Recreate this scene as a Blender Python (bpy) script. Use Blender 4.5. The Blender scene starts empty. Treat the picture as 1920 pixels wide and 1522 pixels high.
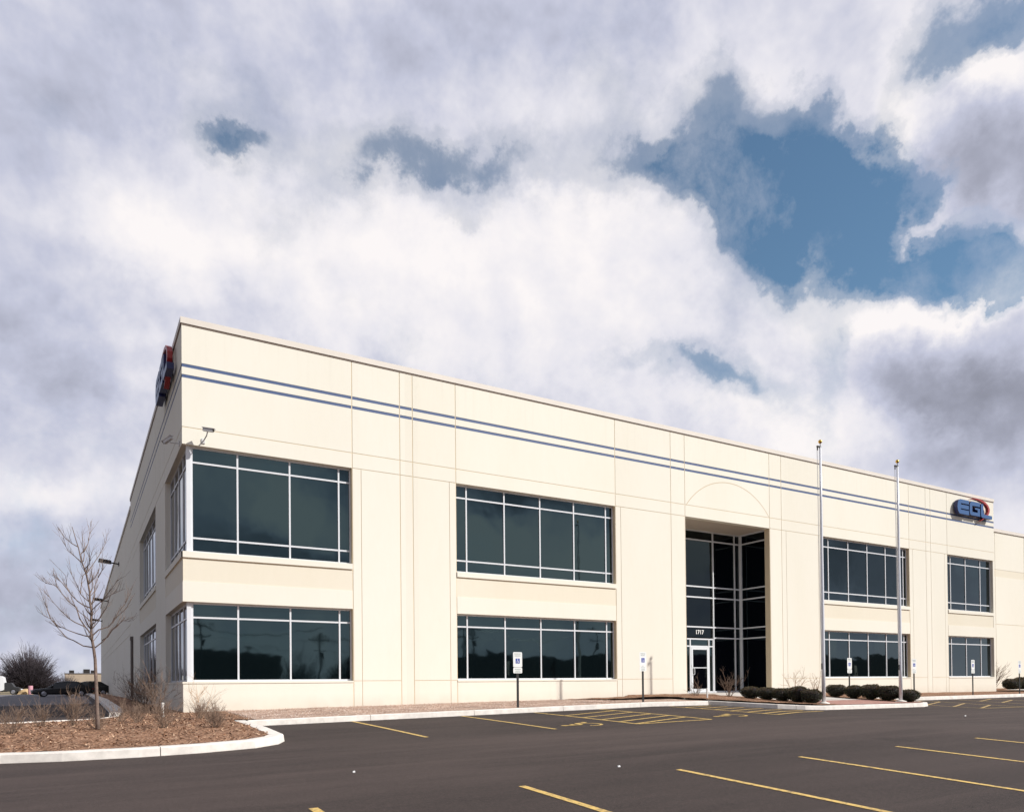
import bpy, bmesh, math, random
from mathutils import Vector, Matrix, geometry, noise
R = math.radians
S = bpy.context.scene
COL = S.collection

# ------------------------------------------------------------------ camera
cam_d = bpy.data.cameras.new('camera'); cam = bpy.data.objects.new('camera', cam_d); COL.objects.link(cam)
S.camera = cam
YAW, PITCH, ROLL = R(30.543), R(0.6093), R(-0.5516)
fwd = Vector((math.sin(YAW)*math.cos(PITCH), math.cos(YAW)*math.cos(PITCH), math.sin(PITCH)))
rt = Vector((math.cos(YAW), -math.sin(YAW), 0)); up = rt.cross(fwd)
r2 = rt*math.cos(ROLL)+up*math.sin(ROLL); u2 = -rt*math.sin(ROLL)+up*math.cos(ROLL)
cam.matrix_world = Matrix(((r2.x, u2.x, -fwd.x, -2.6915), (r2.y, u2.y, -fwd.y, -23.5543), (r2.z, u2.z, -fwd.z, 0.793), (0, 0, 0, 1)))
cam_d.sensor_width = 36; cam_d.sensor_fit = 'HORIZONTAL'
cam_d.lens = 1383.35/1920*36; cam_d.shift_y = (1267.25-761)/1920
cam_d.clip_start = 0.1; cam_d.clip_end = 3000

# ------------------------------------------------------------------ light
EL, AZ = 38.0, 41.7          # sun elevation; azimuth from -Y towards +X
sun_dir = Vector((math.sin(R(AZ))*math.cos(R(EL)), -math.cos(R(AZ))*math.cos(R(EL)), math.sin(R(EL))))
sl = bpy.data.lights.new('sun', 'SUN'); sl.energy = 5.0; sl.angle = R(0.5); sl.color = (1.0, 0.965, 0.91)
so = bpy.data.objects.new('sun', sl); COL.objects.link(so)
so.rotation_euler = sun_dir.to_track_quat('Z', 'Y').to_euler(); so.location = (30, -40, 40)
S.view_settings.view_transform = 'Standard'; S.view_settings.look = 'None'
S.view_settings.exposure = 0.05; S.view_settings.gamma = 1.0
try: S.view_settings.use_curve_mapping = False
except Exception: pass
S.render.resolution_x = 1024; S.render.resolution_y = 811

# ------------------------------------------------------------------ sky with clouds (all in world directions)
HOLES = [(0.187, 0.605, 0.049, 0.018, -2.954, -0.55), (0.46, 0.62, 0.145, 0.023, -3.113, -0.48), (0.366, 0.598, 0.043, 0.017, -3.055, -0.2), (0.485, 0.578, 0.036, 0.015, -3.121, -0.25), (0.888, 0.584, 0.176, 0.042, 2.955, -0.8), (0.986, 0.535, 0.111, 0.053, 2.753, -0.74), (0.868, 0.522, 0.091, 0.033, 2.542, -0.55), (1.031, 0.46, 0.134, 0.033, 2.833, -0.8), (1.121, 0.415, 0.063, 0.027, 2.836, -0.62), (0.81, 0.652, 0.041, 0.026, 2.909, -0.3), (0.748, 0.618, 0.042, 0.019, 3.008, -0.3), (0.927, 0.631, 0.057, 0.017, 2.92, -0.25), (1.073, 0.638, 0.052, 0.038, -2.998, -0.75), (1.143, 0.643, 0.047, 0.02, 2.74, -0.5), (0.813, 0.374, 0.075, 0.023, 2.876, -0.48), (0.947, 0.372, 0.052, 0.027, 1.61, -0.45), (0.745, 0.399, 0.056, 0.014, 3.051, -0.2), (0.982, 0.632, 0.041, 0.025, 0.997, 0.42), (0.885, 0.601, 0.033, 0.016, 2.913, 0.28), (1.108, 0.568, 0.084, 0.056, 2.581, 0.95), (1.125, 0.351, 0.148, 0.048, 3.079, 0.75), (0.949, 0.474, 0.036, 0.028, -2.331, 0.45), (1.045, 0.494, 0.04, 0.013, -2.591, 0.6), (0.802, 0.539, 0.067, 0.017, 2.631, 0.2), (0.903, 0.687, 0.103, 0.024, 2.937, 0.3)]
SHADE = [(0.354, 0.7, 0.496, 0.055, -3.058, -0.14), (-0.022, 0.572, 0.144, 0.101, -2.551, -0.15), (0.005, 0.408, 0.145, 0.067, -2.884, -0.1), (-0.043, 0.301, 0.131, 0.076, -2.878, -0.16), (-0.049, 0.103, 0.152, 0.072, -3.069, -0.2), (0.004, 0.173, 0.109, 0.018, -3.051, -0.1), (0.35, 0.383, 0.206, 0.038, 2.967, -0.08), (0.061, 0.503, 0.096, 0.041, -3.105, 0.26), (0.296, 0.533, 0.203, 0.059, 3.122, 0.25), (0.612, 0.569, 0.165, 0.047, -3.072, 0.25), (0.675, 0.478, 0.214, 0.063, 2.873, 0.22), (0.458, 0.448, 0.215, 0.054, 3.025, 0.12), (0.949, 0.466, 0.065, 0.054, 2.826, 0.26), (0.643, 0.686, 0.159, 0.035, 3.079, 0.1), (0.216, 0.599, 0.2, 0.019, -2.996, 0.08), (1.108, 0.532, 0.081, 0.041, 2.76, -0.4), (1.115, 0.617, 0.064, 0.021, 2.796, 0.38), (1.028, 0.586, 0.041, 0.025, 1.7, 0.4), (1.083, 0.325, 0.116, 0.037, 2.755, -0.34), (1.134, 0.287, 0.08, 0.066, 2.388, -0.22), (0.978, 0.395, 0.042, 0.033, 2.805, 0.4), (1.085, 0.408, 0.097, 0.017, -3.117, 0.46), (0.878, 0.321, 0.163, 0.027, 2.94, 0.24), (1.028, 0.253, 0.142, 0.042, 2.989, -0.1), (0.909, 0.274, 0.063, 0.031, 2.998, 0.1), (-0.033, 0.223, 0.063, 0.023, -2.996, 0.2)]+[(2.5, .35, 1.1, .55, 0, -.02), (2.90, .22, .06, .045, .3, .55), (2.84, .15, .12, .022, .1, -.5), (2.80, .28, .05, .03, 0, -.45), (2.62, .20, .07, .045, .2, .60), (2.55, .27, .07, .035, 0, -.5), (2.50, .15, .05, .03, 0, .4), (2.3, .22, .16, .05, -.3, .38), (2.2, .15, .1, .03, 0, -.4), (2.95, .36, .2, .06, 0, .3), (2.7, .33, .3, .05, .1, -.35), (2.48, .26, .12, .07, 0, -.40), (3.0, .16, .12, .05, 0, -.35), (2.1, .12, .2, .05, 0, -.3), (-2.6, .4, .9, .5, 0, -.2), (-1.65, .45, .85, .9, 0, -.62), (0.5, 1.45, 2.5, .42, 0, -.40), (2.6, 1.1, 1.2, .4, 0, -.25)]  # appended blobs: out-of-view clouds added to dim the shaded wall and vary reflections
def build_world():
    W = bpy.data.worlds.new('World'); S.world = W; W.use_nodes = True
    nt = W.node_tree; nt.nodes.clear(); N = nt.nodes.new; L = nt.links.new
    def math_(op, a, b=None, c=None, clamp=False):
        n = N('ShaderNodeMath'); n.operation = op; n.use_clamp = clamp
        for i, x in enumerate((a, b, c)):
            if x is None: continue
            if isinstance(x, (int, float)): n.inputs[i].default_value = x
            else: L(x, n.inputs[i])
        return n.outputs[0]
    tc = N('ShaderNodeTexCoord'); sep = N('ShaderNodeSeparateXYZ'); L(tc.outputs['Generated'], sep.inputs[0])
    x, y, z = sep.outputs
    az = math_('ARCTAN2', x, y); el = math_('ARCSINE', z)
    # distortion noises on the direction sphere
    def noise_(scale, detail, rough, vec=None, off=(0, 0, 0), dist=0.0, ntype='FBM'):
        m = N('ShaderNodeMapping'); m.inputs['Location'].default_value = off
        L(vec or tc.outputs['Generated'], m.inputs[0])
        n = N('ShaderNodeTexNoise'); n.inputs['Scale'].default_value = scale; n.inputs['Detail'].default_value = detail
        n.inputs['Roughness'].default_value = rough; n.inputs['Distortion'].default_value = dist
        L(m.outputs[0], n.inputs['Vector']); return n
    w1 = noise_(7.0, 7, 0.62, off=(3.1, 1.7, 0.4))
    sw = N('ShaderNodeSeparateColor'); L(w1.outputs['Color'], sw.inputs[0])
    DA = 0.17
    azd = math_('ADD', az, math_('MULTIPLY', math_('SUBTRACT', sw.outputs[0], 0.5), DA))
    eld = math_('ADD', el, math_('MULTIPLY', math_('SUBTRACT', sw.outputs[1], 0.5), DA))
    cb = N('ShaderNodeCombineXYZ'); L(azd, cb.inputs[0]); L(eld, cb.inputs[1])
    def field(blobs, start):
        acc = start
        for (a, e, ra, re, rot, amp) in blobs:
            m = N('ShaderNodeMapping'); m.vector_type = 'TEXTURE'
            m.inputs['Location'].default_value = (a, e, 0); m.inputs['Rotation'].default_value = (0, 0, rot)
            m.inputs['Scale'].default_value = (ra, re, 1); L(cb.outputs[0], m.inputs[0])
            d = N('ShaderNodeVectorMath'); d.operation = 'DOT_PRODUCT'; L(m.outputs[0], d.inputs[0]); L(m.outputs[0], d.inputs[1])
            ex = math_('EXPONENT', math_('MULTIPLY', d.outputs['Value'], -1.0))
            acc = math_('MULTIPLY_ADD', ex, amp, acc)
        return acc
    def ramp(fac, stops, interp='EASE'):
        r = N('ShaderNodeValToRGB'); r.color_ramp.interpolation = interp
        el_ = r.color_ramp.elements
        el_[0].position = stops[0][0]; el_[0].color = (*stops[0][1], 1)
        el_[1].position = stops[-1][0]; el_[1].color = (*stops[-1][1], 1)
        for p, c in stops[1:-1]:
            k = el_.new(p); k.color = (*c, 1)
        L(fac, r.inputs[0]); return r.outputs[0]
    n1 = noise_(3.2, 9, 0.58, off=(7.7, 2.2, 5.1), dist=0.35)
    n2 = noise_(11.0, 8, 0.62, off=(1.3, 8.2, 2.7), dist=0.2)
    nz = math_('ADD', math_('MULTIPLY', math_('SUBTRACT', n1.outputs[0], 0.5), 0.62), math_('MULTIPLY', math_('SUBTRACT', n2.outputs[0], 0.5), 0.62))
    dens = math_('ADD', field(HOLES, 0.82), nz)
    n5 = noise_(7.0, 9, 0.66, off=(2.4, 7.1, 3.3), dist=0.12)
    wisp = math_('MULTIPLY', math_('SUBTRACT', n5.outputs[0], 0.47, clamp=True), 1.7)
    cover0 = ramp(dens, [(0.06, (0, 0, 0)), (0.34, (.24,)*3), (0.58, (.74,)*3), (0.82, (1, 1, 1))])
    cover = math_('MAXIMUM', cover0, math_('MINIMUM', wisp, 0.45))
    n3 = noise_(4.2, 7, 0.55, off=(4.4, 6.1, 9.3), dist=0.3)
    n4 = noise_(16.0, 5, 0.55, off=(9.4, 3.1, 1.3))
    sun_o = tuple(c*0.022 for c in sun_dir)
    def emb(scale, off, det, sh):
        a = noise_(scale, det, .60, off=off, dist=.15); c = noise_(scale, det, .60, off=tuple(o+q*sh for o, q in zip(off, sun_o)), dist=.15)
        return math_('SUBTRACT', a.outputs[0], c.outputs[0])
    relief = math_('ADD', math_('MULTIPLY', emb(5.5, (2.2, 5.5, 8.1), 5, 1.4), .75), math_('MULTIPLY', emb(13.0, (6.2, 1.5, 3.1), 5, .7), .22))
    bz = math_('ADD', relief, math_('ADD', math_('MULTIPLY', math_('SUBTRACT', n3.outputs[0], 0.5), 0.42), math_('MULTIPLY', math_('SUBTRACT', n4.outputs[0], 0.5), 0.24)))
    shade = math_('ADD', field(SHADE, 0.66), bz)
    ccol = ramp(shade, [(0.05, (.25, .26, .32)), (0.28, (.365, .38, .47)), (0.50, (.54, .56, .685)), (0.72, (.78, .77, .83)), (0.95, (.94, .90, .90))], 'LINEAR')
    sky = N('ShaderNodeTexSky'); sky.sky_type = 'NISHITA'; sky.sun_disc = False
    sky.sun_elevation = R(EL); sky.sun_rotation = math.atan2(sun_dir.x, sun_dir.y); sky.air_density = 1.0; sky.dust_density = 0.6; sky.ozone_density = 1.3
    sc = N('ShaderNodeVectorMath'); sc.operation = 'MULTIPLY'; L(sky.outputs[0], sc.inputs[0]); sc.inputs[1].default_value = (.092, .112, .112)
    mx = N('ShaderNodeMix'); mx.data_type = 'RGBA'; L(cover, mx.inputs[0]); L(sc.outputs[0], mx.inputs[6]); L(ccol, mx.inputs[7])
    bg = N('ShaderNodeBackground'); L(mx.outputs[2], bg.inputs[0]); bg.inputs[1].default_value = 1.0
    out = N('ShaderNodeOutputWorld'); L(bg.outputs[0], out.inputs[0])
build_world()

# ------------------------------------------------------------------ mesh helpers
def zf(X, Y):
    """height of the asphalt"""
    Xc = max(-8.0, min(X, 14.0)); Yc = max(-24.0, min(Y, 0.0))
    z = -0.09502+0.01389*Xc+0.01522*Yc+0.000121*Xc*Yc-0.000993*Yc*Yc
    if X > 14: z -= 0.0058*min(X-14, 16)
    if Y > 0: z += 0.0100*min(Y, 20)
    if X > 16: z -= 0.06*min(1, (X-16)/2.5)*min(1, max(0, (-Y-4.6)/3))
    return z
class MB:
    def __init__(s): s.v = []; s.f = []; s.m = []
    def quad(s, a, b, c, d, m=0):
        n = len(s.v); s.v += [tuple(a), tuple(b), tuple(c), tuple(d)]; s.f.append((n, n+1, n+2, n+3)); s.m.append(m)
    def poly(s, pts, m=0):
        n = len(s.v); s.v += [tuple(p) for p in pts]; s.f.append(tuple(range(n, n+len(pts)))); s.m.append(m)
    def hexa(s, P, m=0):
        n = len(s.v); s.v += [tuple(p) for p in P]
        for q in ((0, 3, 2, 1), (4, 5, 6, 7), (0, 1, 5, 4), (1, 2, 6, 5), (2, 3, 7, 6), (3, 0, 4, 7)):
            s.f.append(tuple(n+i for i in q)); s.m.append(m)
    def box(s, x0, y0, z0, x1, y1, z1, m=0, mp=None):
        P = [(x0, y0, z0), (x1, y0, z0), (x1, y1, z0), (x0, y1, z0), (x0, y0, z1), (x1, y0, z1), (x1, y1, z1), (x0, y1, z1)]
        if mp: P = [mp(*p) for p in P]
        s.hexa(P, m)
    def tube(s, pts, rad, n=6, m=0, cap=True):
        pts = [Vector(p) for p in pts]; base = len(s.v)
        if not hasattr(rad, '__len__'): rad = [rad]*len(pts)
        ref = None
        for i, p in enumerate(pts):
            t = (pts[min(i+1, len(pts)-1)]-pts[max(i-1, 0)])
            t = t.normalized() if t.length > 1e-9 else Vector((0, 0, 1))
            if ref is None: ref = Vector((1, 0, 0)) if abs(t.x) < .8 else Vector((0, 1, 0))
            a = (ref-t*ref.dot(t)).normalized(); b = t.cross(a); ref = a
            for k in range(n):
                th = 2*math.pi*k/n; s.v.append(tuple(p+(a*math.cos(th)+b*math.sin(th))*rad[i]))
        for i in range(len(pts)-1):
            for k in range(n):
                k2 = (k+1) % n
                s.f.append((base+i*n+k, base+i*n+k2, base+(i+1)*n+k2, base+(i+1)*n+k)); s.m.append(m)
        if cap:
            s.f.append(tuple(base+k for k in reversed(range(n)))); s.m.append(m)
            e = base+(len(pts)-1)*n; s.f.append(tuple(e+k for k in range(n))); s.m.append(m)
    def prism(s, poly, d0, d1, mp, m=0, mside=None):
        """poly in (a,b); extruded between depths d0,d1; mp(a,b,d)->xyz"""
        mside = m if mside is None else mside
        tris = geometry.tessellate_polygon([[Vector((a, b, 0)) for a, b in poly]])
        n = len(s.v); k = len(poly)
        s.v += [tuple(mp(a, b, d0)) for a, b in poly]+[tuple(mp(a, b, d1)) for a, b in poly]
        for t in tris:
            s.f.append(tuple(n+i for i in t)); s.m.append(m)
            s.f.append(tuple(n+k+i for i in reversed(t))); s.m.append(m)
        for i in range(k):
            j = (i+1) % k; s.f.append((n+i, n+j, n+k+j, n+k+i)); s.m.append(mside)
    def lathe(s, prof, c=(0, 0, 0), n=16, m=0):
        base = len(s.v)
        for r, z in prof:
            for k in range(n):
                th = 2*math.pi*k/n; s.v.append((c[0]+r*math.cos(th), c[1]+r*math.sin(th), c[2]+z))
        for i in range(len(prof)-1):
            for k in range(n):
                k2 = (k+1) % n; s.f.append((base+i*n+k, base+i*n+k2, base+(i+1)*n+k2, base+(i+1)*n+k)); s.m.append(m)
    def build(s, name, mats, parent=None, smooth=False, fix=False, loc=None):
        me = bpy.data.meshes.new(name); me.from_pydata(s.v, [], s.f)
        if not isinstance(mats, (list, tuple)): mats = [mats]
        for mt in mats: me.materials.append(mt)
        me.polygons.foreach_set('material_index', s.m)
        if smooth: me.polygons.foreach_set('use_smooth', [True]*len(s.f))
        if fix:
            b = bmesh.new(); b.from_mesh(me); bmesh.ops.remove_doubles(b, verts=b.verts, dist=1e-5)
            bmesh.ops.recalc_face_normals(b, faces=b.faces); b.to_mesh(me); b.free()
        me.update()
        o = bpy.data.objects.new(name, me); COL.objects.link(o)
        if parent: o.parent = parent
        if loc: o.location = loc
        return o
def tag(o, label=None, cat=None, group=None, kind=None):
    if label: o['label'] = label
    if cat: o['category'] = cat
    if group: o['group'] = group
    if kind: o['kind'] = kind
    return o
def empty(name, loc=(0, 0, 0), rz=0.0, label=None, cat=None, group=None):
    o = bpy.data.objects.new(name, None); COL.objects.link(o); o.location = loc; o.rotation_euler = (0, 0, rz)
    o.empty_display_size = 0.2
    return tag(o, label, cat, group)
def struct(o): return tag(o, kind='structure')
def children(o): return [c for c in bpy.data.objects if c.parent == o]
def copy_tree(o, parent=None):
    c = o.copy(); COL.objects.link(c); c.parent = parent
    for ch in children(o): copy_tree(ch, c)
    return c

# ------------------------------------------------------------------ materials
def mat(name, col, rough=0.8, metal=0.0, spec=0.5, var=0.0, vscale=3.0, bump=0.0, bscale=60.0, bdist=0.01, detail=5, var2=None, coat=0.0):
    """plain surface with noise variation (var) of value and small bump"""
    m = bpy.data.materials.new(name); m.use_nodes = True; nt = m.node_tree; b = nt.nodes['Principled BSDF']
    b.inputs['Roughness'].default_value = rough; b.inputs['Metallic'].default_value = metal
    b.inputs['Specular IOR Level'].default_value = spec; b.inputs['Base Color'].default_value = (*col, 1)
    if coat: b.inputs['Coat Weight'].default_value = coat; b.inputs['Coat Roughness'].default_value = 0.05
    N = nt.nodes.new; L = nt.links.new
    tc = N('ShaderNodeTexCoord')
    if var:
        n = N('ShaderNodeTexNoise'); n.inputs['Scale'].default_value = vscale; n.inputs['Detail'].default_value = detail; n.inputs['Roughness'].default_value = .65
        L(tc.outputs['Object'], n.inputs['Vector'])
        mx = N('ShaderNodeMix'); mx.data_type = 'RGBA'
        c2 = var2 or tuple(min(1, c*(1+var)) for c in col); c1 = tuple(c*(1-var) for c in col) if not var2 else col
        mr = N('ShaderNodeMapRange'); mr.inputs[1].default_value = .3; mr.inputs[2].default_value = .7
        L(n.outputs[0], mr.inputs[0]); L(mr.outputs[0], mx.inputs[0])
        mx.inputs[6].default_value = (*c1, 1); mx.inputs[7].default_value = (*c2, 1); L(mx.outputs[2], b.inputs['Base Color'])
    if bump:
        n = N('ShaderNodeTexNoise'); n.inputs['Scale'].default_value = bscale; n.inputs['Detail'].default_value = 3
        L(tc.outputs['Object'], n.inputs['Vector'])
        bp = N('ShaderNodeBump'); bp.inputs['Strength'].default_value = bump; bp.inputs['Distance'].default_value = bdist
        L(n.outputs[0], bp.inputs['Height']); L(bp.outputs[0], b.inputs['Normal'])
    return m
def nodes(m): return m.node_tree, m.node_tree.nodes.new, m.node_tree.links.new, m.node_tree.nodes['Principled BSDF']

def concrete_wall(name, col):
    m = mat(name, col, rough=.88, spec=.25); nt, N, L, b = nodes(m)
    tc = N('ShaderNodeTexCoord')
    n1 = N('ShaderNodeTexNoise'); n1.inputs['Scale'].default_value = .35; n1.inputs['Detail'].default_value = 6; n1.inputs['Roughness'].default_value = .6
    mp = N('ShaderNodeMapping'); mp.inputs['Scale'].default_value = (1, 1, .35); L(tc.outputs['Object'], mp.inputs[0]); L(mp.outputs[0], n1.inputs['Vector'])
    n2 = N('ShaderNodeTexNoise'); n2.inputs['Scale'].default_value = 6; n2.inputs['Detail'].default_value = 8; n2.inputs['Roughness'].default_value = .7
    mp2 = N('ShaderNodeMapping'); mp2.inputs['Scale'].default_value = (1, 1, .25); L(tc.outputs['Object'], mp2.inputs[0]); L(mp2.outputs[0], n2.inputs['Vector'])
    a = N('ShaderNodeMath'); a.operation = 'ADD'; L(n1.outputs[0], a.inputs[0])
    q = N('ShaderNodeMath'); q.operation = 'MULTIPLY'; L(n2.outputs[0], q.inputs[0]); q.inputs[1].default_value = .5; L(q.outputs[0], a.inputs[1])
    mr = N('ShaderNodeMapRange'); mr.inputs[1].default_value = .5; mr.inputs[2].default_value = 1.0; L(a.outputs[0], mr.inputs[0])
    mx = N('ShaderNodeMix'); mx.data_type = 'RGBA'; L(mr.outputs[0], mx.inputs[0])
    mx.inputs[6].default_value = (col[0]*.975, col[1]*.968, col[2]*.95, 1); mx.inputs[7].default_value = (min(1, col[0]*1.02), col[1]*1.02, col[2]*1.03, 1)
    # precast panels differ slightly in tone; faint rain streaks below the coping
    spx = N('ShaderNodeSeparateXYZ'); L(tc.outputs['Object'], spx.inputs[0])
    rmp = N('ShaderNodeValToRGB'); rmp.color_ramp.interpolation = 'CONSTANT'; ee = rmp.color_ramp.elements
    xs_ = [0, 5.16, 6.84, 7.31, 8.96, 16.15, 19.15, 19.96, 25.31, 26.13, 29.11, 36.43, 38.02, 38.49, 40.13]; tn = [.985, 1.0, .97, .995, 1.01, .98, .995, 1.0, .985, .965, .99, .955, .97, .95, .945]
    ee[0].position = 0; ee[0].color = (tn[0],)*3+(1,); ee[1].position = xs_[1]/60; ee[1].color = (tn[1],)*3+(1,)
    for q_, t_ in zip(xs_[2:], tn[2:]): k_ = ee.new(q_/60); k_.color = (t_, t_*.995, t_*.985, 1)
    dv = N('ShaderNodeMath'); dv.operation = 'DIVIDE'; L(spx.outputs[0], dv.inputs[0]); dv.inputs[1].default_value = 60; L(dv.outputs[0], rmp.inputs[0])
    ns = N('ShaderNodeTexNoise'); ns.inputs['Scale'].default_value = 5.5; ns.inputs['Detail'].default_value = 5; mps = N('ShaderNodeMapping'); mps.inputs['Scale'].default_value = (1, 1, .05); L(tc.outputs['Object'], mps.inputs[0]); L(mps.outputs[0], ns.inputs['Vector'])
    r1 = N('ShaderNodeMapRange'); r1.inputs[1].default_value = .52; r1.inputs[2].default_value = .75; L(ns.outputs[0], r1.inputs[0])
    r2_ = N('ShaderNodeMapRange'); r2_.inputs[1].default_value = 9.0; r2_.inputs[2].default_value = 11.5; r2_.inputs[4].default_value = .10; L(spx.outputs[2], r2_.inputs[0])
    ml = N('ShaderNodeMath'); ml.operation = 'MULTIPLY'; L(r1.outputs[0], ml.inputs[0]); L(r2_.outputs[0], ml.inputs[1])
    mt = N('ShaderNodeMix'); mt.data_type = 'RGBA'; mt.blend_type = 'MULTIPLY'; mt.inputs[0].default_value = 1; L(mx.outputs[2], mt.inputs[6]); L(rmp.outputs[0], mt.inputs[7])
    mx = N('ShaderNodeMix'); mx.data_type = 'RGBA'; L(ml.outputs[0], mx.inputs[0]); L(mt.outputs[2], mx.inputs[6]); mx.inputs[7].default_value = (.42, .36, .28, 1)
    # splash dirt low on the wall
    sp = N('ShaderNodeSeparateXYZ'); L(tc.outputs['Object'], sp.inputs[0])
    d = N('ShaderNodeMapRange'); d.inputs[1].default_value = .55; d.inputs[2].default_value = .05; L(sp.outputs[2], d.inputs[0])
    n3 = N('ShaderNodeTexNoise'); n3.inputs['Scale'].default_value = 2.2; n3.inputs['Detail'].default_value = 6; L(tc.outputs['Object'], n3.inputs['Vector'])
    dm = N('ShaderNodeMath'); dm.operation = 'MULTIPLY'; L(d.outputs[0], dm.inputs[0]); L(n3.outputs[0], dm.inputs[1])
    dm2 = N('ShaderNodeMath'); dm2.operation = 'MULTIPLY'; L(dm.outputs[0], dm2.inputs[0]); dm2.inputs[1].default_value = .45
    mx2 = N('ShaderNodeMix'); mx2.data_type = 'RGBA'; L(dm2.outputs[0], mx2.inputs[0]); L(mx.outputs[2], mx2.inputs[6]); mx2.inputs[7].default_value = (.38, .27, .18, 1)
    L(mx2.outputs[2], b.inputs['Base Color'])
    nb = N('ShaderNodeTexNoise'); nb.inputs['Scale'].default_value = 45; nb.inputs['Detail'].default_value = 4; L(tc.outputs['Object'], nb.inputs['Vector'])
    bp = N('ShaderNodeBump'); bp.inputs['Strength'].default_value = .25; bp.inputs['Distance'].default_value = .006
    L(nb.outputs[0], bp.inputs['Height']); L(bp.outputs[0], b.inputs['Normal'])
    return m
CREAM = (.752, .722, .632)
M = {}
M['wall'] = concrete_wall('painted_concrete', CREAM)
M['band'] = concrete_wall('ribbed_band', (.715, .665, .55))
M['caulk'] = mat('joint_caulk', (.66, .55, .38), .9)
M['blue_stripe'] = mat('blue_stripe', (.042, .078, .185), .6, var=.12, vscale=8)
M['coping'] = mat('coping_metal', (.63, .58, .515), .6, metal=0, var=.04, vscale=1)
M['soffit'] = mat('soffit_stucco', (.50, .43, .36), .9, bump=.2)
M['alu'] = mat('white_aluminium', (.64, .655, .68), .4, metal=0, var=.03, vscale=2)
M['roof'] = mat('roof_membrane', (.35, .34, .33), .9)
def glass(name, base, r=.03):
    m = mat(name, base, rough=r, spec=.5); nt, N, L, b = nodes(m)
    b.inputs['IOR'].default_value = 1.85; b.inputs['Specular Tint'].default_value = (.60, .90, .96, 1)
    tc = N('ShaderNodeTexCoord'); n = N('ShaderNodeTexNoise'); n.inputs['Scale'].default_value = 1.1; n.inputs['Detail'].default_value = 1.5
    L(tc.outputs['Object'], n.inputs['Vector'])
    bp = N('ShaderNodeBump'); bp.inputs['Strength'].default_value = .22; bp.inputs['Distance'].default_value = .02
    L(n.outputs[0], bp.inputs['Height']); L(bp.outputs[0], b.inputs['Normal'])
    return m
M['glass'] = glass('tinted_glass', (.0018, .0042, .0052))
M['glass_dark'] = glass('entry_glass', (.0015, .0015, .003)); M['glass_dark'].node_tree.nodes['Principled BSDF'].inputs['IOR'].default_value = 1.45

def asphalt(name, c1, c2):
    m = mat(name, c1, rough=.86, spec=.3); nt, N, L, b = nodes(m)
    tc = N('ShaderNodeTexCoord')
    def nz(scale, det, sc=(1, 1, 1), rough=.6, off=(0, 0, 0)):
        mp = N('ShaderNodeMapping'); mp.inputs['Scale'].default_value = sc; mp.inputs['Location'].default_value = off; L(tc.outputs['Object'], mp.inputs[0])
        n = N('ShaderNodeTexNoise'); n.inputs['Scale'].default_value = scale; n.inputs['Detail'].default_value = det; n.inputs['Roughness'].default_value = rough
        L(mp.outputs[0], n.inputs['Vector']); return n.outputs[0]
    def mixc(f, a, bcol):
        x = N('ShaderNodeMix'); x.data_type = 'RGBA'; L(f, x.inputs[0])
        for i, c in ((6, a), (7, bcol)):
            if isinstance(c, tuple): x.inputs[i].default_value = (*c, 1)
            else: L(c, x.inputs[i])
        return x.outputs[2]
    def rng(x, a, bb, lo=0., hi=1.):
        r = N('ShaderNodeMapRange'); r.inputs[1].default_value = a; r.inputs[2].default_value = bb; r.inputs[3].default_value = lo; r.inputs[4].default_value = hi; L(x, r.inputs[0]); return r.outputs[0]
    big = rng(nz(.22, 7, (.35, 1.6, 1), .72), .36, .64)
    c = mixc(big, c1, c2)
    streak = rng(nz(.9, 6, (.08, 1.9, 1), .7, (4, 2, 0)), .48, .72, 0, .75)
    c = mixc(streak, c, tuple(x*1.35 for x in c2))
    sp = N('ShaderNodeSeparateXYZ'); L(tc.outputs['Object'], sp.inputs[0])
    wob = N('ShaderNodeMath'); wob.operation = 'MULTIPLY_ADD'; L(nz(.35, 5, (.3, 1, 1)), wob.inputs[0]); wob.inputs[1].default_value = 1.2; L(sp.outputs[1], wob.inputs[2])
    near = rng(wob.outputs[0], -14.05, -14.35, 0, .42); far = rng(wob.outputs[0], -9.6, -8.6, 0, .38)
    c = mixc(near, c, tuple(x*.62 for x in c1)); c = mixc(far, c, tuple(x*.70 for x in c1))
    fine = rng(nz(70, 3, rough=.8), .35, .7)
    coarse = rng(nz(22, 5, rough=.9, off=(7, 3, 1)), .42, .64, 0, .42)
    c = mixc(coarse, c, tuple(min(1, x*1.5) for x in c2))
    spk = rng(nz(160, 2, rough=.7, off=(3, 3, 3)), .60, .70, 0, .9)
    c = mixc(rng(fine, 0, 1, 0, .6), c, tuple(x*.5 for x in c1))
    c = mixc(spk, c, tuple(min(1, x*2.6) for x in c2))
    oil = rng(nz(.55, 4, rough=.5, off=(9, 1, 0)), .66, .76, 0, .45)
    c = mixc(oil, c, tuple(x*.45 for x in c1))
    L(c, b.inputs['Base Color'])
    bp = N('ShaderNodeBump'); bp.inputs['Strength'].default_value = .6; bp.inputs['Distance'].default_value = .006
    L(fine, bp.inputs['Height']); L(bp.outputs[0], b.inputs['Normal'])
    return m
M['asphalt'] = asphalt('asphalt', (.024, .0175, .0155), (.076, .055, .048))
M['asphalt_pale'] = asphalt('pale_asphalt', (.13, .125, .135), (.18, .17, .18))
M['kerb'] = mat('kerb_concrete', (.67, .625, .57), .85, var=.16, vscale=4, bump=.3, bscale=80)
M['paint'] = mat('yellow_paint', (.60, .38, .085), .7, var=.0)
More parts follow.
